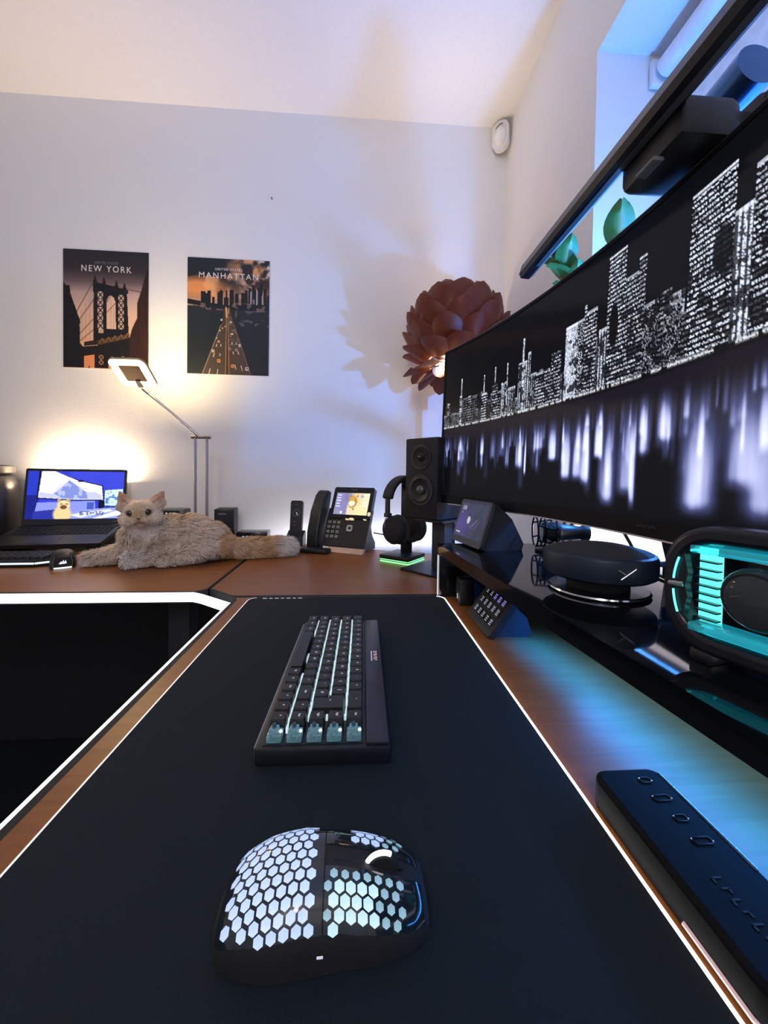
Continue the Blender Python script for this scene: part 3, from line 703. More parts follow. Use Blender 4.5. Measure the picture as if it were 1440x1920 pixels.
o = G().tube([(.278, .665, .747), (.31, .69, .7445), (.40, .70, .7445), (.50, .66, .7445)], .004, 8).obj('deck_cable', BLK); tag(o, 'black cable running from the macro pad under the shelf', 'cable')
for nm, lab, loc, sz in (('power_adapter', 'small black box standing under the far end of the shelf', (.212, .742, D), (.030, .030, .052)),):
    t = thing(nm, lab, 'adapter', loc); G().box((0, 0, sz[2]/2), sz, .003).obj('case', BLK, t); G().cyl(.006, 0, .002, 16, T(-sz[0]/2, -.004, .034) @ RY(R(-90))).obj('round_socket', DARK, t); G().box((-sz[0]/2-.0004, .0, .016), (.001, .002, .010)).obj('status_light', TXTW, t)
# docking hub in the foreground
hb = thing('usb_hub', 'black rounded hub with ports lying beside the glowing pad edge', 'hub', (.2085, .2145, D), R(0))
HW, HLn, HH = .053, .134, .0245
g = G(); g.prism(rpoly(HW, HLn, .010, 6), 0, HH); ho = g.obj('body', mat('hub_plastic', (.0026, .0032, .0048), .6, spec=.12), hb); bv = ho.modifiers.new('soft', 'BEVEL'); bv.width = .0035; bv.segments = 3; bv.limit_method = 'ANGLE'; bv.angle_limit = R(50)
G().box((HW/2-.0025, .024, HH+.0001), (.0022, .074, .0014), .0006).obj('edge_highlight', mat('hub_highlight', (.35, .45, .65), .25, .9), hb)  # bluish metal strip stands in for the highlight along the hub edge
for i, yy in enumerate((.054, .038, .022, .006)):
    sx = .013 if i % 2 else .009
    g = G(); g.ring(rpoly(sx, .0055, .002, 3), rpoly(sx-.0016, .0040, .0014, 3), HH-.0004, HH+.0007, T(.008, yy, 0)); po = g.obj('port', BLKG, hb)
    for s_ in (-1, 1): G().sphere((.008+s_*(sx/2-.0004), yy-.0012*s_, HH+.0007), .0007, 8, 6).obj('port_glint', CHROME, po)
marks('brand_mark', 7, .040, .0062, mat('hub_print', (.010, .012, .016), .6), hb, T(-.004, -.034, HH+.0003) @ RZ(R(-90)))
G().tube([(-HW/2-.0002, -.02, .005), (-HW/2-.0002, -.058, .005), (-HW/2+.003, -.0655, .005), (-HW/2+.010, -.0682, .005)], .0014, 6).obj('led_reflection', mat('rim_reflection', (.7, .5, .5), .3, emit=(.8, .5, .5), es=.25), hb)  # faintly glowing tube stands in for an LED reflection on the hub
pc = thing('hub_cable', 'thick dark cable with a white connector plugged into the hub', 'cable', (.258, .198, D))
G().box((.0, .0, .014), (.040, .017, .012), .003, RZ(R(18))).obj('plug', mat('plug_navy', (.014, .022, .045), .5), pc)
G().tube([(.018, .006, .014), (.05, .012, .010), (.10, .0, .006), (.20, -.03, .006)], .005, 10).obj('cord', BLK, pc)
G().box((.020, -.016, .012), (.018, .010, .006), .001, RZ(R(15))).obj('white_connector', mat('connector_white', (.55, .62, .78), .4), pc)

# ------------------------------------------------------------------ posters
def poster(name, label, x0, x1, z0, z1, cv, rot, lines):
    t = thing(name, label, 'poster', ((x0+x1)/2, WY-.0015, (z0+z1)/2), 0); t.rotation_euler = (0, R(rot), 0)
    W_, H_ = x1-x0, z1-z0
    G().box((0, .0002, 0), (W_, .0018, H_)).obj('paper', mat('poster_back', (.3, .3, .32), .7), t)
    cv.obj('print', PRINT, put(T(0, -.0010, 0) @ RX(R(90)), W_-.001, H_-.001), t)
    for s_, u, v, wd, sz, m_ in lines: text('title', s_, sz, m_, t, T((u-.5)*W_, -.0012, (.5-v)*H_) @ RX(R(90)), width=wd*W_, ext=.0001, sp=1.3, bold=.0001)
PT = mat('poster_text', (.72, .68, .66), .6, var=.02); PT2 = mat('poster_text_dim', (.20, .18, .19), .6, var=.02)
p = Cv(190, 268); p.grad([(0, (36, 37, 46)), (.16, (50, 45, 52)), (.26, (100, 84, 88)), (.36, (182, 156, 150)), (.5, (212, 178, 160)), (.72, (216, 176, 150)), (1, (216, 140, 90))])
DK = (24, 24, 31)
for a, b in (((.36, .255), (.15, .53)), ((.37, .40), (.18, .60)), ((.37, .565), (.18, .72)), ((.40, .64), (.2, .77)), ((.52, .44), (.62, .36)), ((.52, .54), (.63, .45))): p.line(a, b, .006, (82, 60, 56))
for i in range(9): p.line((.205+i*.018, .52-i*.02), (.205+i*.018, .77), .0022, (150, 118, 106), .8)
for i in range(5): p.line((.53+i*.02, .42), (.53+i*.02, .66), .002, (150, 118, 106), .7); p.line((.78+i*.016, .34), (.78+i*.016, .58), .002, (150, 118, 106), .7)
p.line((.36, .27), (.90, .335), .010, (110, 84, 74))
p.poly([(.345, .285), (.36, .265), (.76, .325), (.76, .35), (.745, .36), (.77, .76), (.35, .79), (.355, .36), (.345, .34)], DK)
p.poly([(.505, .66), (.505, .42), (.53, .385), (.56, .375), (.59, .395), (.61, .43), (.615, .66)], (214, 180, 164))
for i in range(3): p.line((.525+i*.03, .40), (.527+i*.03, .66), .002, (150, 118, 106), .7)
p.line((.51, .43), (.56, .375), .005, (82, 60, 56)); p.line((.51, .52), (.61, .44), .005, (82, 60, 56))
def lattice(x0, x1, v0, n, hv, col):
    for i in range(n):
        a = v0+i*hv; b = a+hv*.86
        p.rect(x0, a, x1, b, col); p.line((x0, a), (x1, b), .008, DK); p.line((x1, a), (x0, b), .008, DK); p.disc(((x0+x1)/2, (a+b)/2), .012, .010, DK)
lattice(.400, .465, .345, 5, .066, (205, 176, 160)); lattice(.645, .705, .37, 5, .060, (205, 176, 160))
p.rect(.41, .665, .47, .70, (190, 160, 140))
for u, v in ((.37, .238), (.475, .250), (.62, .272), (.715, .288)): p.disc((u, v), .017, .012, DK); p.disc((u, v+.024), .024, .018, DK); p.disc((u, v-.016), .007, .010, DK)
p.poly([(.24, .78), (.40, .755), (.40, .80), (.24, .815)], (40, 33, 34)); p.poly([(.395, .80), (.40, .76), (.775, .695), (.78, .74), (.40, .81)], (74, 54, 40))
for i in range(5):
    u = .42+i*.074; v = .765-i*.0125; p.line((u, v+.02), (u+.035, v-.022), .006, (140, 108, 72)); p.line((u+.035, v-.022), (u+.06, v+.012), .006, (140, 108, 72))
p.poly([(.22, .82), (.40, .805), (.79, .73), (.79, 1), (.22, 1)], (26, 24, 29))
p.rect(.235, .905, .36, 1, (222, 142, 94)); p.poly([(.235, .90), (.36, .885), (.36, .91), (.235, .915)], (222, 142, 94))
p.poly([(.525, 1), (.525, .945), (.55, .905), (.575, .895), (.60, .91), (.622, .95), (.622, 1)], (222, 142, 94)); p.line((.595, 1), (.595, .96), .006, DK); p.line((.30, 1), (.30, .985), .008, DK)
lattice(.415, .47, .885, 2, .045, (200, 140, 100)); lattice(.675, .715, .89, 2, .04, (190, 140, 100)); p.line((.78, .895), (.785, 1), .006, (200, 130, 70))
p.poly([(0, .27), (.03, .305), (.075, .305), (.085, .375), (.20, .61), (.19, .635), (.195, .79), (.24, .83), (.24, 1), (0, 1)], (21, 22, 29))
p.poly([(1, .10), (.975, .15), (.93, .28), (.91, .33), (.865, .43), (.865, .56), (.83, .61), (.80, .66), (.78, .72), (.78, 1), (1, 1)], (47, 29, 27))
p.blend(((p.U > .90-.0*p.V) & (p.noise(5, 9, 3, 3) > .55) & (p.U > .88) & (p.V > .3))*.4, (66, 40, 34))
poster('poster', 'poster of a steel bridge tower titled NEW YORK on the wall', -1.088, -.786, 1.376, 1.807, p, .35, [('NEW YORK', .505, .158, .585, .032, PT), ('UNITED STATES', .505, .106, .27, .013, PT2)])
p = Cv(190, 268); p.grad([(0, (30, 38, 46)), (.20, (52, 44, 44)), (.30, (150, 110, 86)), (.40, (196, 158, 132)), (.42, (34, 40, 46)), (.6, (26, 34, 42)), (1, (22, 28, 36))])
sky = p.V < .41
cl = p.noise(5, 8, 21, 4)
p.blend(sky*np.clip(1-np.hypot((p.U-.12)/.42, (p.V-.25)/.12), 0, 1)*1.5, (226, 146, 88)); p.blend(sky*np.clip((cl-.50)*6, 0, 1)*(p.V > .16)*.75*np.clip(1.3-p.U*1.2, 0, 1), (240, 176, 120))
p.blend(sky*np.clip((cl-.50)*7, 0, 1)*np.clip((p.U-.32)*2.5, 0, 1)*(p.V < .30), (214, 150, 104)); p.blend(sky*np.clip((p.noise(7, 12, 31, 4)-.56)*8, 0, 1)*np.clip((p.U-.45)*2, 0, 1)*(p.V < .33), (238, 206, 184))
p.blend(sky*np.clip((.50-cl)*6, 0, 1)*np.clip((p.U-.3)*2.5, 0, 1)*(p.V > .08)*.8, (58, 40, 36)); p.poly([(0, 0), (.40, 0), (.48, .12), (.34, .16), (.14, .14), (0, .17)], (30, 38, 46), .9)
BK = (22, 28, 36)
for u0_, u1_, vt in ((.16, .22, .285), (.22, .27, .30), (.24, .285, .28), (.30, .33, .33), (.36, .385, .29), (.385, .43, .275), (.40, .41, .255), (.44, .50, .33), (.465, .485, .27), (.51, .565, .265), (.58, .62, .295), (.655, .72, .285), (.70, .735, .26), (.745, .78, .24), (.785, .825, .215), (.80, .84, .25), (.85, .90, .235), (.885, .92, .20), (.93, .965, .24), (.97, 1, .30)):
    p.rect(u0_, vt, u1_, .41, BK)
for u0_, u1_, vt in ((.765, .785, .27), (.84, .86, .26), (.80, .815, .34), (.91, .925, .30)): p.rect(u0_, vt, u1_, .38, (170, 160, 170), .8)
p.poly([(0, .355), (.14, .37), (.5, .40), (1, .38), (1, .43), (.55, .44), (.15, .41), (0, .40)], BK)
p.blend((p.noise(14, 20, 8, 3) > .62)*(abs(p.V-.41) < .035)*.6, (150, 120, 116)); p.blend((p.noise(10, 30, 9, 3) > .66)*(p.V > .44)*(p.V < .58)*(p.U > .58)*.5, (120, 120, 128))
p.poly([(.455, .425), (.515, .425), (.575, .56), (.79, 1), (.185, 1), (.42, .56)], (66, 55, 48))
p.poly([(.478, .425), (.492, .425), (.515, 1), (.470, 1)], (60, 40, 28)); p.line((.478, .43), (.467, 1), .004, (196, 150, 100)); p.line((.492, .43), (.512, 1), .004, (196, 150, 100))
p.line((.41, .57), (.185, 1), .005, (200, 180, 160), .8); p.line((.57, .57), (.78, 1), .004, (150, 130, 120), .6)
p.line((.470, .42), (.478, .50), .012, (236, 180, 110)); p.line((.505, .42), (.50, .47), .008, (220, 170, 120), .7)
for a, b in (((.28, .955), (.265, 1)), ((.375, .96), (.365, 1)), ((.33, .82), (.318, .85)), ((.40, .82), (.40, .84)), ((.585, .915), (.595, .95)), ((.66, .92), (.675, .96)), ((.56, .80), (.565, .82)), ((.62, .80), (.63, .82)), ((.36, .74), (.352, .76)), ((.41, .74), (.408, .755)), ((.36, .68), (.355, .69)), ((.545, .72), (.548, .735)), ((.595, .72), (.60, .735))): p.line(a, b, .006, (220, 205, 190))
rc = np.random.default_rng(5)
for u, v, sz, col in ((.385, .885, .026, (236, 160, 96)), (.315, .80, .024, (226, 200, 170)), (.38, .715, .02, (230, 180, 130)), (.555, .925, .028, (244, 164, 96)), (.735, .945, .03, (214, 190, 190)), (.525, .78, .02, (150, 130, 116)), (.60, .785, .022, (160, 140, 130)), (.64, .745, .022, (234, 226, 220)), (.415, .525, .016, (250, 240, 225)), (.53, .545, .018, (240, 232, 224)), (.545, .645, .016, (236, 220, 206)), (.395, .62, .012, (226, 196, 150)), (.43, .60, .012, (226, 196, 150)), (.46, .585, .012, (226, 196, 150))):
    p.rect(u-sz*.7, v-sz*.5, u+sz*.7, v+sz*.5, col, .9); p.rect(u-sz*.5, v-sz*.22, u+sz*.5, v+sz*.14, (60, 48, 42), .8)
for i in range(46):
    v = rc.uniform(.50, .80); k = (v-.425)/.575; u = .485+rc.uniform(.03, .27)*k*1.1; p.rect(u-.006, v-.004, u+.006, v+.004, (150, 125, 110), .6)
poster('poster', 'poster of city skyline and busy road titled MANHATTAN on the wall', -.647, -.346, 1.367, 1.798, p, .35, [('MANHATTAN', .50, .150, .72, .030, PT), ('UNITED STATES', .50, .093, .33, .012, PT)])

# ------------------------------------------------------------------ things on the left desk
lp = thing('laptop', 'open black laptop on a low stand showing a desk photo', 'laptop', (-.962, 1.231, D), R(10))
ba = math.atan2(.036, .165)
Ml = T(0, 0, .018) @ RX(ba)
g = G(); g.prism(rpoly(.310, .185, .008), 0, .012, Ml @ T(0, .0925, 0)); g.obj('base', BLK, lp)
kk = G().box((0, 0, .0009), (.0138, .0120, .0018), .0006).mesh('laptop_key', BLKM)
for r in range(5):
    for c in range(17):
        o = link('key', kk, lp, Ml @ T(-.134+c*.01675, .092+r*.0155, .012))
G().prism(rpoly(.095, .055, .004), .012, .0125, Ml @ T(-.02, .040, 0)).obj('touchpad', DARK, lp)
Mt = Ml @ T(0, .185, .010) @ RX(R(90)-ba-R(9))
LW, LH = .310, .198
g = G(); g.prism(rpoly(LW, LH, .006), -.007, 0, Mt @ T(0, LH/2, 0)); g.obj('lid', BLK, lp)
c3 = Cv(210, 125, (58, 70, 214)); c3.blend(c3.noise(3, 3, 2, 2)*.5, (40, 44, 180)); c3.blend((c3.U > .42)*(c3.V < .5)*.35, (74, 88, 222)); c3.rect(0, 0, .115, 1, (40, 58, 190)); c3.blend((c3.U < .12)*(c3.V > .5)*.6, (20, 20, 90))
c3.poly([(.11, .66), (.7, .62), (.72, 1), (.08, 1)], (140, 150, 232)); c3.poly([(.08, .84), (.3, .80), (.32, 1), (.07, 1)], (44, 52, 160))
c3.poly([(.11, -.02), (.24, -.02), (.5, .17), (.775, .295), (.80, .625), (.50, .62), (.10, .58)], (18, 20, 52)); c3.poly([(.135, -.02), (.245, -.02), (.5, .19), (.765, .31), (.785, .605), (.5, .60), (.115, .555)], (234, 230, 240))
c3.poly([(.27, .47), (.33, .36), (.42, .19), (.50, .30), (.60, .44), (.70, .44), (.76, .50), (.78, .60), (.5, .60), (.12, .55), (.13, .44), (.22, .47)], (196, 200, 238)); c3.poly([(.27, .47), (.33, .36), (.42, .19), (.50, .30), (.61, .45), (.62, .58), (.36, .57)], (128, 142, 214)); c3.blend((c3.noise(22, 9, 8, 3) > .55)*(np.hypot((c3.U-.45)/.17, (c3.V-.42)/.2) < 1)*.6, (210, 216, 246))
c3.rect(.51, .18, .56, .225, (20, 22, 60)); c3.rect(.74, .62, .80, .80, (14, 18, 40)); c3.poly([(.80, .40), (.995, .37), (.99, .74), (.805, .72)], (206, 232, 250)); c3.blend((c3.noise(26, 22, 4, 2) > .52)*(c3.U > .81)*(c3.U < .98)*(c3.V > .42)*(c3.V < .68)*.8, (60, 110, 200)); c3.rect(.82, .74, .98, .80, (30, 70, 130))
c3.poly([(.42, .88), (.62, .80), (.98, .76), (1.0, 1.0), (.45, 1.0)], (150, 160, 226)); c3.poly([(.44, .92), (.60, .86), (.86, .80), (.90, .84), (.56, .98)], (222, 228, 246)); c3.blend((c3.noise(60, 30, 3, 1) > .5)*(c3.V > .84)*(c3.V < .93)*(c3.U > .55)*(c3.U < .8)*.6, (50, 60, 130)); c3.poly([(.68, 1), (.93, .84), (1, .86), (1, .92), (.76, 1)], (250, 250, 255)); c3.rect(.62, .66, .69, .80, (70, 90, 190))
c3.disc((.38, .72), .075, .13, (238, 218, 160), .25); c3.disc((.37, .90), .105, .20, (232, 208, 150), .25); c3.poly([(.315, .66), (.315, .56), (.355, .61)], (190, 160, 120)); c3.poly([(.40, .61), (.44, .56), (.445, .66)], (190, 160, 120)); c3.disc((.38, .755), .04, .05, (120, 70, 50), .3); c3.disc((.355, .69), .02, .016, (150, 110, 70), .3); c3.disc((.41, .69), .02, .016, (150, 110, 70), .3)
c3.obj('screen', SCREEN, put(Mt @ T(0, LH/2+.006, .0004), LW-.016, LH-.030), lp)
for xx in (-.12, .12): G().prism([(.015, 0), (.17, 0), (.17, .052), (.015, .0175)], -.01, .01, T(xx, 0, 0) @ Matrix(((0, 0, 1, 0), (1, 0, 0, 0), (0, 1, 0, 0), (0, 0, 0, 1)))).obj('stand_leg', BLKM, lp)
# full keyboard with a glowing front edge
k2 = thing('keyboard', 'wide black gaming keyboard with lit front edge before the laptop', 'keyboard', (-1.035, 1.118, D), R(3))
g = G(); g.prism([(-.23, -.070), (.185, -.070), (.215, -.045), (.215, .036), (-.23, .036)], .003, .018); g.obj('case', BLKM, k2)
kk2 = key_mesh('keycap', .0150, .0135, .008, KEYC)
for r in range(5):
    for c in range(24):
        o = link('keycap', kk2, k2); o.location = (-.208+c*.0173, -.050+r*.0175, .018)
for a, b in (((-.23, -.0715), (-.12, -.0715)), ((-.112, -.0715), (.005, -.0715)), ((.013, -.0715), (.065, -.0715)), ((.072, -.0715), (.185, -.0715)), ((.187, -.071), (.216, -.047))):
    G().rod((*a, .0105), (*b, .0105), .0024, 8).obj('edge_light', mat('kb_edge_light', (.8, .9, .95), .4, emit=(.72, .88, .95), es=1.0, var=.3, scale=90), k2)
for xx in (-.2, .18): G().box((xx, -.015, .0017), (.02, .09, .0034)).obj('rubber_foot', BLK, k2)
# second mouse with sail emblem, seen from its back
m2 = thing('mouse', 'black mouse with white sail emblem beside the cat paw', 'mouse', (-.789, 1.078, D), R(35))
g = G(); v = []; f = []
for i in range(17):
    y = -.045+.10*i/16; t = i/16; H = np.interp(t, [0, .1, .35, .6, 1], [.030, .040, .046, .040, .018]); W = np.interp(t, [0, .12, .5, 1], [.020, .026, .029, .026])
    for j in range(13): th = PI*j/12; v.append((W*math.copysign(abs(math.cos(th))**.6, math.cos(th)), y, .001+H*math.sin(th)**.6))
for i in range(16): f += [(i*13+j, i*13+j+1, i*13+14+j, i*13+13+j) for j in range(12)]+[(i*13, i*13+13, i*13+25, i*13+12)]
f += [tuple(range(13)), tuple(range(16*13, 17*13))[::-1]]; g.add(v, f); g.obj('body', BLK, m2)
for s_ in (-1, 1): G().tube([(s_*.0185, -.0462, .004), (s_*.0200, -.0462, .018), (s_*.0165, -.0455, .033)], .0007, 6).obj('seam', GREY, m2)
EM = mat('emblem_white', (.8, .8, .82), .4, emit=(.9, .95, 1), es=.7)
for dx, h_ in ((-.0045, .006), (0, .009), (.0045, .0085)):
    G().add([(dx-.004, -.0466, .013), (dx+.0036, -.0466, .0145), (dx+.0012, -.0463, .0145+h_)], [(0, 1, 2)]).add([(dx-.004, -.0462, .013), (dx+.0036, -.0462, .0145), (dx+.0012, -.0459, .0145+h_)], [(2, 1, 0)]).obj('emblem_sail', EM, m2, smooth=False)
G().tube([(.019*math.sin(a), -.0455-.004*math.cos(a)+.002, .0030) for a in np.linspace(-1.2, 1.2, 9)], .0020, 6).obj('base_light', mat('mouse_base_light', (.8, .9, .9), .4, emit=(.8, .95, .9), es=1.4), m2)
# black appliance at the left
pr = thing('appliance', 'black rounded appliance with a flat lid left of the laptop', 'appliance', (-1.300, 1.374, D), 0)
G().lathe([(.001, 0), (.118, 0), (.122, .01), (.122, .19), (.118, .215), (.106, .236), (.098, .243), (.001, .243)], 48).obj('body', mat('appliance_black', (.013, .014, .018), .3), pr)
G().lathe([(.001, .243), (.108, .243), (.112, .247), (.112, .268), (.106, .273), (.001, .273)], 48).obj('lid', mat('appliance_lid', (.05, .052, .06), .35), pr)
o = G().box((0, 0, .0006), (.06, .07, .0009), 0, T(-1.262, 1.21, D) @ RZ(R(20))).obj('paper_note', mat('note_paper', (.75, .75, .8), .7)); tag(o, 'small white paper note lying on the left desk', 'paper')
# desk lamp
dl = thing('desk_lamp', 'steel desk lamp with lit square ring head behind the cat', 'lamp', (-.528, 1.325, D), 0)
G().lathe([(.001, 0), (.043, 0), (.045, .003), (.045, .009), (.040, .012), (.001, .013)], 40).obj('base', SILV, dl)
for s_ in (-1, 1): G().rod((s_*.019, 0, .092), (s_*.019, 0, .372), .0046, 14).obj('rod', SILV, dl)
G().rod((0, 0, .010), (0, 0, .095), .006, 14).obj('stem', SILV, dl)
G().rod((-.033, 0, .092), (.033, 0, .092), .0065, 16).obj('lower_bar', SILV, dl); G().rod((-.031, 0, .374), (.031, 0, .374), .0065, 16).obj('upper_bar', SILV, dl)
G().rod((-.003, -.004, .374), (-.160, -.026, .513), .0046, 12).obj('arm', SILV, dl)
G().rod((-.156, -.026, .510), (-.170, -.032, .524), .0062, 12).obj('joint', SILV, dl)
Mh = Matrix(((1, 0, 0, -.177), (0, -.823, -.568, -.070), (0, .568, -.823, .563), (0, 0, 0, 1)))   # local x right, y up the panel, z = lit side
RINGM = mat('ring_diffuser', (.9, .85, .75), .5, emit=(1, .70, .33), es=4.0, var=.02)
g = G(); g.ring(rpoly(.108, .108, .020, 6), rpoly(.062, .062, .004, 6), -.004, .004, Mh); g.obj('light_ring', RINGM, dl)
G().ring(rpoly(.1105, .1105, .021, 6), rpoly(.1082, .1082, .0201, 6), -.0035, .0035, Mh).obj('ring_rim', mat('amber_rim', (.35, .26, .15), .4), dl)
G().prism(rpoly(.0625, .0625, .004, 4), -.003, .003, Mh).obj('centre_plate', mat('bronze_plate', (.10, .060, .030), .4, .6), dl)
G().prism([(-.009, -.056), (.009, -.056), (.007, -.028), (-.007, -.028)], -.0046, .0048, Mh).obj('head_mount', BLK, dl)
light('desk_lamp_front', 'AREA', tuple(Vector((-.528, 1.325, D))+(Mh @ Vector((0, 0, .012)))), .9, WARM, .10, None, tuple(Vector((-.528, 1.325, D))+(Mh @ Vector((0, 0, 1)))))
light('desk_lamp_back', 'AREA', tuple(Vector((-.528, 1.325, D))+(Mh @ Vector((0, 0, -.012)))), 1.7, WARM, .10, None, tuple(Vector((-.528, 1.325, D))+(Mh @ Vector((0, 0, -1)))))
# dock behind the cat, small speaker box, clock box
t = thing('docking_station', 'grey box with small white display lights behind the cat', 'dock', (-.655, 1.385, D))
G().box((0, 0, .065), (.115, .06, .130), .006).obj('case', mat('dock_grey', (.12, .12, .13), .4), t); G().box((.012, -.0302, .112), (.062, .001, .022)).obj('display', BLKG, t)
for i, wd in enumerate((.006, .007, .012)): G().box((.000+i*.013, -.0308, .115), (wd, .0006, .004)).obj('display_light', TXTW, t)
t = thing('box_speaker', 'small upright black box speaker between lamp and phones', 'speaker', (-.474, 1.412, D), R(8))
G().box((0, 0, .0645), (.066, .085, .129), .003).obj('cabinet', BLK, t); G().box((0, -.0428, .0645), (.058, .001, .118), .0004).obj('front_grille', BLKM, t); G().box((-.006, -.0436, .112), (.026, .0008, .005)).obj('badge', GREY, t)
t = thing('set_top_box', 'flat black box with blue and white display behind the tail', 'box', (-.372, 1.392, D), R(4))
G().box((0, 0, .025), (.105, .075, .050), .003).obj('case', BLKG, t); G().box((-.004, -.038, .033), (.088, .001, .020)).obj('display', BLK, t)
for i, (xx, wd, m_) in enumerate(((-.028, .004, LEDB), (-.014, .009, TXTW), (.000, .009, TXTW), (.012, .003, TXTW))): G().box((xx, -.0389, .033), (wd, .0006, .009)).obj('display_digit', m_, t)

# ------------------------------------------------------------------ phones
SW = Matrix(((0, 0, 1, 0), (1, 0, 0, 0), (0, 1, 0, 0), (0, 0, 0, 1)))     # (a,b) section -> local (y,z), extruded along x
t = thing('cordless_phone', 'slim black cordless phone standing upright in its charging cradle', 'phone', (-.222, 1.385, D), R(-6))
g = G(); g.prism([(-.026, 0), (.026, 0), (.022, .045), (.012, .052), (-.020, .034)], -.030, .030, SW); g.obj('cradle', BLK, t)
Mc = T(0, -.006, .018) @ RX(R(82))
g = G(); g.prism(rpoly(.043, .142, .008), -.010, .006, Mc @ T(0, .071, 0)); g.obj('handset', BLK, t)
G().ring([(.013*math.cos(a), .013*math.sin(a)) for a in np.linspace(0, 2*PI, 25)[:-1]], [(.0115*math.cos(a), .0115*math.sin(a)) for a in np.linspace(0, 2*PI, 25)[:-1]], .006, .0067, Mc @ T(0, .098, 0)).obj('dial_ring', GREY, t)
G().prism([(-.001, .005), (.002, .004), (.005, -.006), (.002, -.006)], .006, .0068, Mc @ T(0, .096, 0)).obj('pointer', TXTW, t)
marks('brand_mark', 6, .014, .0030, TXTG, t, Mc @ T(0, .128, .0062))
for yy in (.066, .054): G().cyl(.002, .006, .0068, 10, Mc @ T(-.006, yy, 0)).obj('button', GREY, t)

ph = thing('desk_phone', 'black office desk phone with bright colour touch screen and handset', 'phone', (-.070, 1.262, D), R(-25))
Mp = T(.022, .0, .020) @ RX(R(66))                      # front panel: local x right, y up the panel, z outwards
PNL = mat('phone_panel', (.016, .015, .017), .35)
g = G(); g.prism([(-.078, 0), (.078, 0), (.080, .100), (.080, .130), (-.080, .130), (-.080, .100)], -.016, 0, Mp); g.obj('key_panel', PNL, ph)
g = G(); g.prism(rpoly(.150, .112, .006), -.014, .006, Mp @ T(.004, .150, 0)); g.obj('screen_housing', BLKG, ph)
c4 = Cv(110, 80, (120, 116, 160)); c4.grad([(0, (126, 126, 168)), (.35, (120, 112, 170)), (.6, (232, 206, 140)), (1, (250, 232, 170))], 'u'); c4.blend((c4.V > .55)*(c4.U > .38)*.8, (250, 228, 160)); c4.blend(c4.noise(4, 4, 6, 3)*.35, (200, 196, 230))
c4.disc((.52, .42), .15, .30, (176, 136, 58), .2); c4.disc((.50, .48), .11, .16, (252, 244, 210), .3); c4.disc((.50, .28), .09, .11, (206, 160, 76), .3); c4.disc((.57, .74), .03, .05, (160, 110, 40), .3); c4.poly([(.40, .22), (.42, .06), (.48, .16)], (176, 130, 60)); c4.poly([(.60, .16), (.65, .04), (.67, .22)], (176, 130, 60))
for i in range(5): c4.rect(.03, .08+i*.13, .16-.02*(i % 2), .13+i*.13, (222, 224, 250), .9); 
for i in range(4): c4.rect(.82, .06+i*.16, .98-.03*(i % 3), .12+i*.16, (244, 242, 246), .85)
c4.rect(.2, .86, .25, .96, (250, 250, 250)); c4.disc((.78, .15), .06, .1, (150, 130, 220), .5, .7)
c4.obj('screen', SCREEN, put(Mp @ T(.004, .146, .0064), .124, .078), ph)
text('brand_mark', 'Yealink', .007, TXTG, ph, Mp @ T(.004, .197, .0062), width=.024)
kp = mat('phone_key', (.30, .29, .29), .4); kmh = G().box((0, 0, .001), (.0115, .0095, .003), .001).mesh('key', kp)
kt = {}
for r in range(4):
    for c in range(3):
        ko = link('key', kmh, ph, Mp @ T(-.066+c*.0175, .080-r*.0165, .0005)); link('key_mark', kt.setdefault('m', G().box((0, 0, .0026), (.003, .004, .0003)).mesh('key_mark', BLK)), ko)
G().ring([(.0125*math.cos(a)*(1.15 if i % 6 == 0 else .92), .0125*math.sin(a)*(1.15 if i % 6 == 0 else .92)) for i, a in enumerate(np.linspace(PI/4, 2*PI+PI/4, 25)[:-1])], [(.005*math.cos(a), .005*math.sin(a)) for a in np.linspace(PI/4, 2*PI+PI/4, 25)[:-1]], 0, .003, Mp @ T(.012, .062, 0)).obj('navigation_ring', mat('nav_silver', (.6, .56, .54), .3, .6), ph)
for xx, yy, wd in ((.040, .050, .006), (.052, .050, .006), (.040, .030, .004), (.056, .030, .022), (.041, .012, .004)): G().box((xx, yy, .0008), (wd, .0028, .0016)).obj('function_key', GREY, ph)
for xx, yy, a_, b_ in ((-.002, .0915, .012, .004), (.014, .093, .016, .007), (.062, .093, .010, .003), (.074, .112, .010, .014)): G().prism(rpoly(a_, b_, min(a_, b_)*.45, 4), .0, .0070, Mp @ T(xx, yy, 0)).obj('touch_key', mat('touch_key_lit', (.7, .6, .4), .4, emit=(1, .85, .5), es=.55), ph)
g = G(); g.prism([(-.016, .001), (.006, .001), (.010, .018), (-.004, .016)], -.046, .078, T(.020, 0, 0) @ SW); g.obj('front_rail', mat('phone_rail', (.50, .37, .30), .35, .5), ph)
g = G(); g.prism([(.010, 0), (.105, 0), (.105, .022), (.080, .050), (.060, .100), (.030, .050)], -.060, .070, T(.022, 0, 0) @ SW); g.obj('stand', DARK, ph)
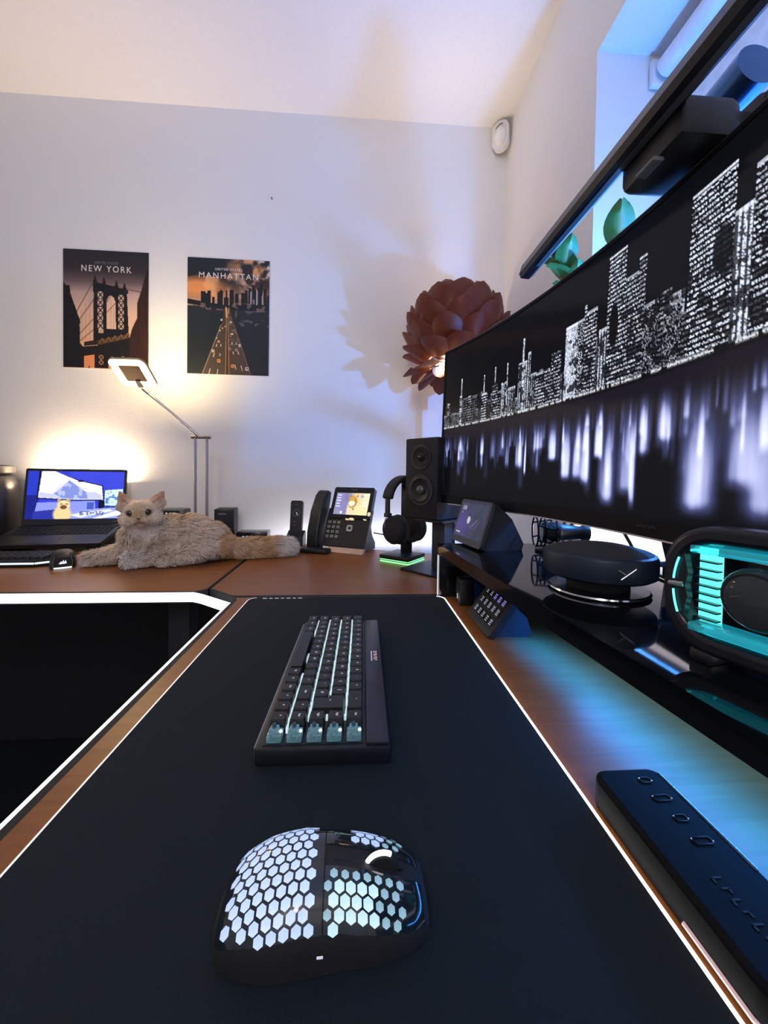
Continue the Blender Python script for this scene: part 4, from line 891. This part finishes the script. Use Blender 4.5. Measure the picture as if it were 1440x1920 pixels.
# handset on its cradle, left of the panel
sec = [(-.018, .010), (-.014, .060), (.008, .130), (.040, .182), (.062, .198), (.082, .190), (.072, .150), (.052, .090), (.040, .020), (.020, .0), (-.010, 0)]
g = G(); g.prism(sec, -.0215, .0215, T(-.086, 0, .002) @ SW); ho = g.obj('handset', BLK, ph); bv = ho.modifiers.new('soft', 'BEVEL'); bv.width = .006; bv.segments = 3; bv.limit_method = 'ANGLE'; bv.angle_limit = R(25)
g = G(); g.box((-.060, -.038, .008), (.100, .042, .014), .005, RZ(R(3))); g.obj('wrist_foot', BLK, ph); marks('side_print', 2, .009, .005, TXTG, ph, T(-.092, .0100, .150) @ RX(R(70)))
o = G().tube([(.052, 1.285, .800), (.07, 1.24, .803), (.09, 1.19, .806), (.108, 1.165, .812)], .0022, 8).obj('headset_cord', BLK); tag(o, 'black cord between the desk phone and the headphones', 'cable')

# ------------------------------------------------------------------ headphones on a lit stand
hs = thing('headphone_stand', 'black headphone stand with square base glowing green at the bottom', 'stand', (.132, 1.135, D), R(-38))
G().prism(rpoly(.098, .098, .004, 3), 0.0004, .004).obj('green_glow', LEDG, hs, smooth=False)
G().prism(rpoly(.098, .098, .004, 3), .0042, .0065).obj('lower_plate', BLKM, hs, smooth=False); G().prism(rpoly(.097, .097, .004, 3), .0065, .0085).obj('green_line', LEDG, hs, smooth=False)
G().box((0, 0, .0145), (.099, .099, .012), .002).obj('base', BLK, hs)
G().box((.014, .022, .126), (.034, .016, .214), .003, RZ(R(38))).obj('column', BLK, hs); G().box((.006, .0, .2335), (.030, .060, .010), .004, RZ(R(38))).obj('hook', BLK, hs)
hd = thing('headphones', 'black over-ear headphones hanging on the lit stand', 'headphones', (.136, 1.118, D+.005), R(38))
# local: band in the x-z plane
bc, br = .172, .070
bp = [(br*math.cos(a), 0, bc+br*math.sin(a)*1.0) for a in np.linspace(R(172), R(8), 25)]
g = G()
for k_ in range(24):
    pass
def band(pts, w_, th):
    v = []; f = []; n = len(pts)
    for i, p_ in enumerate(pts):
        d = (Vector(pts[min(i+1, n-1)])-Vector(pts[max(i-1, 0)])).normalized(); nr = Vector((-d.z, 0, d.x))
        for a, b in ((-1, -1), (1, -1), (1, 1), (-1, 1)): v.append(tuple(Vector(p_)+Vector((0, a*w_/2, 0))+nr*b*th/2))
    for i in range(n-1): f += [(i*4+j, i*4+(j+1) % 4, i*4+4+(j+1) % 4, i*4+4+j) for j in range(4)]
    f += [(0, 3, 2, 1), tuple((n-1)*4+j for j in range(4))]; return G().add(v, f)
ho = band(bp, .036, .013).obj('headband', BLKM, hd); bv = ho.modifiers.new('soft', 'BEVEL'); bv.width = .004; bv.segments = 2
for s_ in (-1, 1):
    G().box((s_*.0692, 0, .162), (.007, .016, .044), .002).obj('slider', DARK, hd); G().box((s_*.068, 0, .136), (.014, .020, .012), .002).obj('yoke_block', DARK, hd)
    G().tube([(s_*.073, 0, .134), (s_*.080, 0, .118), (s_*.079, 0, .100), (s_*.070, 0, .088)], .0016, 6).obj('yoke_wire', SILV, hd)
    Mc_ = T(s_*.044, 0, .092) @ RY(R(90))
    G().lathe([(.001, -.022), (.030, -.022), (.038, -.017), (.041, -.006), (.041, .004), (.036, .012), (.022, .016), (.001, .017)] if s_ > 0 else [(.001, -.017), (.022, -.016), (.036, -.012), (.041, -.004), (.041, .006), (.038, .017), (.030, .022), (.001, .022)], 36, Mc_).obj('ear_cup', BLKM, hd)
    G().tube([(.036*math.cos(a), .036*math.sin(a), -s_*.018) for a in np.linspace(0, 2*PI, 29)[:-1]], .0075, 8, Mc_, closed=True).obj('ear_pad', mat('velour_pad', (.028, .030, .038), .95), hd)

# ------------------------------------------------------------------ studio speaker on its stand
ss = thing('speaker_stand', 'black plate stand holding the studio speaker at the desk corner', 'stand', (.222, 1.005, D), R(-48))
G().prism(rpoly(.165, .150, .004), .0002, .006).obj('base_plate', BLK, ss, smooth=False)
G().box((.0, .0, .070), (.042, .036, .128), .003).obj('pole', DARK, ss); G().box((0, 0, .1375), (.09, .12, .006), .001).obj('top_plate', BLK, ss)
sk = thing('studio_speaker', 'tall black two-way studio speaker on a plate stand', 'speaker', (.2135, 1.0305, D+.1412), R(-48.4))
SWd, SD, SH = .107, .145, .209
G().box((0, 0, SH/2), (SWd, SD, SH), .004).obj('cabinet', BLKM, sk)
Mw = T(0, -SD/2-.0002, 0) @ RX(R(90))
circ = lambda r_, n=32: [(r_*math.cos(2*PI*i/n), r_*math.sin(2*PI*i/n)) for i in range(n)]
G().ring(circ(.032), circ(.026), 0, .002, Mw @ T(0, .160, 0)).obj('tweeter_ring', DARK, sk); G().lathe([(.026, .0005), (.012, -.003), (.010, .0005), (.006, .004), (.001, .005)], 32, Mw @ T(0, .160, .003), cap=False).obj('tweeter_dome', BLKM, sk); G().sphere((0, 0, .008), .0022, 10, 8, Mw @ T(0, .160, 0)).obj('tweeter_tip', SILV, sk)
G().ring(circ(.040), circ(.034), 0, .003, Mw @ T(0, .075, 0)).obj('woofer_ring', DARK, sk); G().lathe([(.034, .003), (.030, .0045), (.026, .002), (.012, .0005)], 36, Mw @ T(0, .075, 0), cap=False).obj('woofer_cone', BLK, sk); G().sphere((0, 0, 0), (.0125, .0125, .0075), 20, 10, Mw @ T(0, .075, .001)).obj('dust_cap', mat('dust_cap', (.10, .12, .12), .25, .4), sk)

# ------------------------------------------------------------------ artichoke floor lamp in the corner
al = thing('floor_lamp', 'floor lamp with copper artichoke shade of overlapping petals in the corner', 'lamp', (.325, 1.305, 0), 0)
G().lathe([(.001, 0), (.11, 0), (.115, .004), (.115, .014), (.02, .024), (.001, .024)], 40).obj('base', BLK, al)
G().rod((0, 0, .02), (0, 0, 1.26), .009, 14).obj('pole', BLK, al); G().cyl(.024, 1.245, 1.315, 24).obj('socket', BLK, al)
G().rod((.02, -.03, 1.25), (.02, -.03, 1.15), .002, 6).obj('pull_cord', BLK, al); G().rod((0, 0, 1.30), (0, 0, 1.42), .012, 12).obj('lamp_holder', WHITEP, al)
G().sphere((0, 0, 1.455), .030, 20, 14).obj('bulb', mat('warm_bulb', (1, .9, .7), .4, emit=(1, .66, .32), es=14, var=.02), al)
COP = mat('copper_petal', (.115, .022, .010), .42, .0, var=.1, scale=12, spec=.25)
PIN = mat('petal_inner', (.62, .50, .46), .5, var=.05)
AC, AR, AH = 1.482, .150, .150
def petal(w_, L_, curl, cup):
    g = G(); nS, nT = 9, 8; v = []; f = []
    for k_ in (0, 1):
        for i in range(nS+1):
            s_ = i/nS; hw = w_*(1-max(0, (s_-.25)/.75)**2.2)**.60*(.88+.12*min(1, s_/.25)); hw = max(hw, .0006)
            for j in range(nT+1):
                x = hw*(2*j/nT-1)
                z = L_*s_; y = curl*(s_**2)*L_-cup*(1-(x/w_)**2)*.0+cup*(x*x)/w_*1.0
                v.append((x, y+(.0014 if k_ else 0), z))
    N = (nS+1)*(nT+1); k = nT+1
    for i in range(nS):
        for j in range(nT): q = (i*k+j, i*k+j+1, (i+1)*k+j+1, (i+1)*k+j); f += [q, tuple(a+N for a in q[::-1])]
    bd = [i*k for i in range(nS+1)]+[nS*k+j for j in range(1, nT+1)]+[i*k+nT for i in range(nS-1, -1, -1)]+[j for j in range(nT-1, 0, -1)]
    f += [(a, b, b+N, a+N) for a, b in zip(bd, bd[1:]+bd[:1])]
    me = g.add(v, f).mesh('petal', COP, True, 40); me.materials.append(PIN)
    for q in me.polygons:      # pale inner face, copper outer face
        if all(i >= N for i in q.vertices): q.material_index = 1
    return me
# rings: latitude of the root, number, half width, length, lean (0 = along the surface upwards), extra radius
rings = [(-64, 8, .040, .085, 66, .0), (-55, 10, .046, .095, 56, .002), (-46, 10, .050, .095, 22, .003), (-32, 10, .052, .095, 16, .004), (-17, 10, .053, .095, 15, .004), (-1, 10, .053, .093, 14, .004), (15, 10, .050, .088, 13, .003), (31, 9, .046, .078, 13, .002), (46, 7, .038, .060, 10, .0), (60, 5, .030, .046, 6, .0)]
for ri, (lat, n, hw, L_, lean, ex) in enumerate(rings):
    me = petal(hw, L_, .22 if lat > -45 else .05, .42)
    for i in range(n):
        a = 2*PI*(i+.5*(ri % 2))/n+.2; la = R(lat)
        rr = (AR+ex)*math.cos(la); z = AC+AH*math.sin(la)
        tilt = R(lat+2-lean)       # tangent leans inwards above the equator, outwards below it
        link('petal', me, al, T(rr*math.cos(a), rr*math.sin(a), z) @ RZ(a+PI/2) @ RX(-tilt))
light('artichoke_bulb', 'POINT', (.325, 1.305, 1.50), 9.5, (1, .78, .46), .045)

# ------------------------------------------------------------------ tall plant behind the monitor
pt = thing('potted_plant', 'tall green leafy plant rising behind the curved monitor', 'plant', (.475, .86, D))
G().lathe([(.001, 0), (.036, 0), (.046, .085), (.046, .092), (.040, .092), (.038, .080), (.001, .080)], 28).obj('pot', WHITEP, pt)
stems = [[(0, 0, .08), (.02, .01, .3), (.045, .02, .50), (.055, .024, .60), (.030, .026, .69), (.0, .028, .735)], [(.01, -.01, .08), (.0, -.06, .3), (-.01, -.13, .52), (-.015, -.19, .68)]]
LEAF = mat('green_leaf', (.030, .150, .045), .4, var=.3, scale=25)
for st_ in stems: G().tube(st_, [.005]*(len(st_)-1)+[.002], 8).obj('stem', mat('stem_brown', (.08, .10, .05), .6), pt)
def leaf_mesh(L_, w_):
    v = []; f = []
    for i in range(9):
        s_ = i/8; hw = max(w_*math.sin(PI*min(1, s_*.93+.05))**.8, .0006)
        for j, q in enumerate((-1, -.5, 0, .5, 1)): v.append((hw*q, L_*s_, .010*abs(q)-.02*s_*s_))
    N = len(v); v += [(x, y, z-.0008) for x, y, z in v]
    for i in range(8):
        for j in range(4): q = (i*5+j, i*5+j+1, i*5+6+j, i*5+5+j); f += [q, tuple(a+N for a in q[::-1])]
    bd = [i*5 for i in range(9)]+[40+j for j in range(1, 5)]+[i*5+4 for i in range(7, -1, -1)]+[3, 2, 1]
    f += [(a, b, b+N, a+N) for a, b in zip(bd, bd[1:]+bd[:1])]
    return G().add(v, f).mesh('leaf', LEAF, True, 60)
lm = leaf_mesh(.085, .024)
for (x, y, z), az, el in [((.0, .028, .735), 95, 68), ((.0, .027, .73), 165, 50), ((.008, .028, .72), 60, 55), ((.016, .026, .71), 120, 65), ((.026, .026, .695), 90, 50), ((.034, .026, .675), 150, 60), ((.042, .026, .655), 80, 55), ((.050, .025, .63), 130, 62), ((.053, .024, .61), 100, 50), ((.048, .02, .54), 160, 40), ((.04, .02, .45), 100, 40),
                          ((-.015, -.19, .678), -30, 62), ((-.015, -.185, .66), 150, 45), ((-.013, -.17, .62), -110, 40), ((-.012, -.15, .57), 60, 35), ((0, .0, .42), 180, 30), ((0, -.05, .35), 0, 30)]:
    link('leaf', lm, pt, T(x, y, z) @ RZ(R(az)) @ RX(R(el)))

# ------------------------------------------------------------------ cat
ct = thing('cat', 'fluffy cream cat lying on the desk in front of the laptop', 'cat', (-.52, 1.12, D))
CO = Vector((-.52, 1.12, D))
hf = Vector((.33, -.94, -.02)).normalized(); hr = Vector((.94, .33, .06)).normalized(); hu = hr.cross(hf); hu = hu if hu.z > 0 else -hu
H0 = Vector((-.590, 1.085, .8835))-CO
def hp_(a, b, c): return H0+hr*a+hf*b+hu*c
HM = Matrix((hr, hf, hu)).transposed().to_4x4()
g = G()
def blob(c, r, M3=None):
    c = Vector(c)
    if M3 is None: g.sphere(c, r, 24, 16)
    else: g.sphere((0, 0, 0), r, 24, 16, T(*c) @ M3)
def chain(pts, n=7):
    for (p0, r0_), (p1, r1_) in zip(pts[:-1], pts[1:]):
        for i in range(n): t = i/n; blob(Vector(p0).lerp(Vector(p1), t)-CO, r0_+(r1_-r0_)*t)
    blob(Vector(pts[-1][0])-CO, pts[-1][1])
def wb(c, r): blob(Vector(c)-CO, r)
# trunk
wb((-.585, 1.135, .805), (.062, .055, .058)); wb((-.540, 1.145, .806), (.070, .062, .058)); wb((-.490, 1.150, .808), (.070, .062, .058)); wb((-.445, 1.150, .798), (.062, .060, .050)); wb((-.415, 1.150, .782), (.050, .055, .038))
wb((-.625, 1.130, .785), (.042, .040, .040)); wb((-.612, 1.115, .812), (.044, .038, .044)); wb((-.53, 1.125, .785), (.085, .040, .036))
wb((-.455, 1.100, .776), (.050, .036, .033)); wb((-.500, 1.095, .770), (.045, .030, .026))          # haunch
chain([((-.60, 1.115, .835), .042), ((-.592, 1.098, .868), .036)], 5)                               # neck
# fore legs and paws
chain([((-.615, 1.105, .782), .030), ((-.658, 1.087, .765), .0205), ((-.694, 1.075, .7575), .0165), ((-.718, 1.068, .7555), .0172)], 7)
chain([((-.525, 1.090, .778), .028), ((-.556, 1.062, .764), .0200), ((-.580, 1.044, .7570), .0165), ((-.598, 1.036, .7565), .0180)], 7)
chain([((-.462, 1.085, .770), .026), ((-.495, 1.062, .7600), .0180), ((-.520, 1.052, .7565), .0160)], 6)   # hind foot
chain([((-.66, 1.125, .770), .022), ((-.715, 1.112, .7540), .0150)], 6)
# tail
chain([((-.400, 1.150, .774), .030), ((-.360, 1.165, .769), .0265), ((-.300, 1.185, .767), .0260), ((-.245, 1.200, .767), .0265), ((-.218, 1.206, .766), .022)], 6)
# head
blob(hp_(0, 0, 0), (.044, .040, .035), HM); blob(hp_(0, .010, .006), (.036, .034, .030), HM)
for s_ in (-1, 1):
    blob(hp_(s_*.030, .012, -.014), (.022, .022, .019), HM); blob(hp_(s_*.010, .038, -.017), (.0115, .011, .0095), HM)
blob(hp_(0, .034, -.009), (.012, .016, .014), HM); blob(hp_(0, .030, -.026), (.011, .012, .010), HM)
for s_, tip in ((-1, (-.047, -.004, .058)), (1, (.054, -.004, .053))):
    b0 = Vector((s_*.029, -.004, .020))
    for i in range(9):
        t = i/8; c = b0.lerp(Vector(tip), t); blob(hp_(*c), (.0235*(1-t)+.0042, .0085*(1-t)+.0036, .012*(1-t)+.0040), HM)
rough = bpy.data.objects.new('cat_rough', g.mesh('cat_rough', BLK)); C.objects.link(rough)
rm = rough.modifiers.new('r', 'REMESH'); rm.mode = 'VOXEL'; rm.voxel_size = .0034; rm.use_smooth_shade = True
sm = rough.modifiers.new('s', 'SMOOTH'); sm.factor = .5; sm.iterations = 5
bpy.context.view_layer.update()
cme = bpy.data.meshes.new_from_object(rough.evaluated_get(bpy.context.evaluated_depsgraph_get())); bpy.data.objects.remove(rough); cme.name = 'body'
nv = len(cme.vertices); co = np.zeros(nv*3, np.float32); cme.vertices.foreach_get('co', co); co = co.reshape(-1, 3)
co[:, 2] = np.maximum(co[:, 2], .0008); cme.vertices.foreach_set('co', co.ravel()); cme.update()
hrn, hfn, hun, H0n = (np.array(q) for q in (hr, hf, hu, H0))
def nz(P, f_, seed): return np.array([noise.noise(Vector(q)*f_+Vector((seed, 0, 0))) for q in P])
def fur_col(P):
    n1 = nz(P, 22, 3)*.5+nz(P, 60, 9)*.25
    base = np.array((.76, .64, .54)); org = np.array((.62, .37, .17)); wht = np.array((.80, .76, .74)); brn = np.array((.46, .30, .19)); gry = np.array((.46, .42, .42))
    c = np.tile(base, (len(P), 1))
    def mix(k, col):
        nonlocal c
        k = np.clip(k, 0, 1)[:, None]; c = c*(1-k)+col*k
    W_ = P+np.array(CO)
    mix((W_[:, 2]-.845)*22+n1*.9-.1, org); mix((W_[:, 0] > -.40)*(.75+n1*.6), org); mix((W_[:, 0] > -.262)*np.clip((W_[:, 0]+.262)*30, 0, 1), wht)
    mix((.80-W_[:, 2])*10*(W_[:, 0] < -.42)+n1*.8-.15, wht); mix(np.clip(n1*2.6-.2, 0, 1)*.6, brn)
    mix((.775-W_[:, 2])*20*(abs(W_[:, 0]+.455) < .06)*(W_[:, 1] < 1.1)+n1-.3, brn*1.3)
    Q = P-H0n; a, b, d = Q@hrn, Q@hfn, Q@hun; head = (np.hypot(np.hypot(a/.062, b/.06), d/.06) < 1.05)
    mix(head*.9, np.array((.78, .66, .55)))
    mix(head*np.clip(1.25-np.hypot(a/.020, (d+.002)/.030), 0, 1)*(b > 0)*.8, np.array((.56, .38, .20)))
    mix((np.hypot(np.hypot(a/.075, b/.06), d/.075) < 1.05)*np.clip((d-.026)*50, 0, 1)*(abs(a) > .020), np.array((.58, .37, .25)))
    mix(head*np.clip(1.3-np.hypot(a/.018, (d+.022)/.012), 0, 1)*(b > .02)*.6, np.array((.52, .38, .25)))
    mix(head*np.clip((-d-.024)*70, 0, 1)*.8, wht)
    mix((W_[:, 0] < -.728)*np.clip((-.728-W_[:, 0])*60, 0, 1)*.7, gry); mix((np.hypot(W_[:, 0]+.598, W_[:, 1]-1.036) < .03)*(W_[:, 2] < .79)*.75, wht)
    return np.clip(c*(1+.10*n1[:, None]), .02, .9)
FUR = attr_mat('cat_fur', .9, 0, .15)
def paint(me, cols):
    at = me.color_attributes.new('paint', 'FLOAT_COLOR', 'POINT'); a = np.ones((len(cols), 4), np.float32); a[:, :3] = cols; at.data.foreach_set('color', a.ravel())
paint(cme, fur_col(co)); cme.materials.clear(); cme.materials.append(FUR)
cme.polygons.foreach_set('use_smooth', [True]*len(cme.polygons))
body = link('body', cme, ct)
# fur: thin tapering blades over the whole skin, one mesh
cme.calc_loop_triangles(); tri = np.zeros(len(cme.loop_triangles)*3, np.int32); cme.loop_triangles.foreach_get('vertices', tri); tri = tri.reshape(-1, 3)
vn = np.zeros(nv*3, np.float32); cme.vertices.foreach_get('normal', vn); vn = vn.reshape(-1, 3)
A, B, Cc = co[tri[:, 0]], co[tri[:, 1]], co[tri[:, 2]]; ar = np.linalg.norm(np.cross(B-A, Cc-A), axis=1); ar /= ar.sum()
NF = 60000; pick = RNG.choice(len(tri), NF, p=ar); w1 = RNG.random((NF, 2)); fl = w1.sum(1) > 1; w1[fl] = 1-w1[fl]; w0 = 1-w1.sum(1)
P = A[pick]*w0[:, None]+B[pick]*w1[:, :1]+Cc[pick]*w1[:, 1:]; Nn = vn[tri[pick, 0]]*w0[:, None]+vn[tri[pick, 1]]*w1[:, :1]+vn[tri[pick, 2]]*w1[:, 1:]
Nn /= np.linalg.norm(Nn, axis=1)[:, None]+1e-9
keep = (P[:, 2] > .004) | (Nn[:, 2] > -.2); P, Nn = P[keep], Nn[keep]; n_ = len(P)
Q = P-H0n; hd_ = np.hypot(np.hypot((Q@hrn)/.060, (Q@hfn)/.055), (Q@hun)/.058) < 1.05; face = hd_ & ((Q@hfn) > .010)
Wp = P+np.array(CO)
ln = np.full(n_, .0215); ln = np.where(Wp[:, 0] > -.40, .0200, ln); ln = np.where(hd_, .0085, ln); ln = np.where(face, .0042, ln); ln = np.where((np.hypot(np.hypot((Q@hrn)/.075, (Q@hfn)/.055), (Q@hun)/.075) < 1.05) & ((Q@hun) > .028), .0020, ln); ln = np.where(Wp[:, 2] < .768, np.minimum(ln, .0075), ln); ln = np.where(Wp[:, 0] > -.36, .022, ln); ln *= RNG.uniform(.6, 1.2, n_)
flow = np.tile(np.array((.85, .25, -.45)), (n_, 1)); flow[hd_] = (Q[hd_]*np.array((1, 1, 1)))*14-hfn*.5; flow = np.where((Wp[:, 0] < -.63)[:, None], np.array((-.6, -.1, -.6)), flow)
cl_ = np.stack([nz(P, 55, q) for q in (1, 20, 40)], 1); flow += RNG.normal(0, .28, (n_, 3))+cl_*1.3*(~hd_)[:, None]; flow -= Nn*(flow*Nn).sum(1)[:, None]; flow /= np.linalg.norm(flow, axis=1)[:, None]+1e-9
d1 = Nn*.72+flow*.80; d1 /= np.linalg.norm(d1, axis=1)[:, None]; d2 = Nn*.38+flow+np.array((0, 0, -.15)); d2 /= np.linalg.norm(d2, axis=1)[:, None]
sd_ = np.cross(d1, Nn+RNG.normal(0, .4, (n_, 3))); sd_ /= np.linalg.norm(sd_, axis=1)[:, None]+1e-9
hw = np.where(face, .00055, .00095)[:, None]
V0 = P-sd_*hw-Nn*.0006; V1 = P+sd_*hw-Nn*.0006; mid = P+d1*ln[:, None]*.55; V2 = mid+sd_*hw*.75; V3 = mid-sd_*hw*.75; V4 = mid+d2*ln[:, None]*.5
for Vx in (V2, V3, V4): Vx[:, 2] = np.maximum(Vx[:, 2], .0006)
VV = np.stack([V0, V1, V2, V3, V4], 1).reshape(-1, 3); i5 = np.arange(n_)*5
fm = bpy.data.meshes.new('fur'); fm.vertices.add(len(VV)); fm.vertices.foreach_set('co', VV.astype(np.float32).ravel())
tri_i = np.concatenate([np.stack([i5, i5+1, i5+2], 1), np.stack([i5, i5+2, i5+3], 1), np.stack([i5+3, i5+2, i5+4], 1)]).astype(np.int32)
fm.loops.add(tri_i.size); fm.loops.foreach_set('vertex_index', tri_i.ravel()); fm.polygons.add(len(tri_i)); fm.polygons.foreach_set('loop_start', np.arange(0, tri_i.size, 3, dtype=np.int32)); fm.update(calc_edges=True)
fc = fur_col(P)*RNG.uniform(.88, 1.1, (n_, 1)); paint(fm, np.repeat(np.clip(fc, 0, .92), 5, axis=0)); fm.materials.append(FUR)
fo = link('fur', fm, ct); fo['kind'] = 'stuff'
# eyes, nose, mouth, inner ears
EYE = mat('cat_eye', (.045, .020, .010), .08, coat=1.0); PUP = mat('cat_pupil', (.004, .004, .005), .05, coat=1.0)
for s_ in (-1, 1):
    c = hp_(s_*.0195, .0345, .0035); eo = G().sphere((0, 0, 0), (.0084, .0066, .0072), 20, 14, T(*c) @ HM).obj('eye', EYE, ct)
    G().sphere((0, 0, 0), (.0056, .0026, .0060), 16, 10, T(*(c+hf*.0048)) @ HM).obj('pupil', PUP, eo)
    G().tube([tuple(c+hr*(.0090*math.cos(a))+hu*(.0074*math.sin(a)+.0018*s_*math.cos(a))+hf*.0042) for a in np.linspace(0, 2*PI, 19)[:-1]], .0010, 6, closed=True).obj('eyelid', mat('eyelid_brown', (.10, .055, .035), .7), ct)
    tip = Vector((-.044, .0045, .049)) if s_ < 0 else Vector((.050, .0045, .045)); b0 = Vector((s_*.023, .0095, .024)); b1 = Vector((s_*.046, .0065, .020))
    pts = [hp_(*b0), hp_(*b1), hp_(*tip)]; cc = sum(pts, Vector())/3
    G().add([tuple(q+hf*.0012) for q in pts]+[tuple(cc-hf*.001)]+[tuple(q-hf*.002) for q in pts], [(0, 1, 3), (1, 2, 3), (2, 0, 3), (4, 6, 5)]).obj('inner_ear', mat('inner_ear_pink', (.50, .25, .17), .8), ct, smooth=False)
G().add([tuple(hp_(*q)) for q in ((-.0055, .0500, -.0085), (.0055, .0500, -.0085), (0, .0515, -.0150), (0, .0540, -.0100), (0, .044, -.011))], [(0, 1, 3), (1, 2, 3), (2, 0, 3), (0, 4, 1), (1, 4, 2), (2, 4, 0)]).obj('nose', mat('cat_nose', (.20, .10, .075), .4), ct)
G().tube([tuple(hp_(*q)) for q in ((-.013, .0455, -.0215), (-.006, .0495, -.0235), (0, .0505, -.0185), (.006, .0495, -.0235), (.013, .0455, -.0215))], .0009, 6).obj('mouth', mat('mouth_brown', (.10, .055, .045), .7), ct)
for s_ in (-1, 1):
    for i in range(4): G().tube([tuple(hp_(s_*.012, .044, -.016-i*.002)), tuple(hp_(s_*.035, .046, -.012-i*.006)), tuple(hp_(s_*.060, .036, -.014-i*.010))], [.0004, .0003, .00015], 4).obj('whisker', WHITEP, ct)
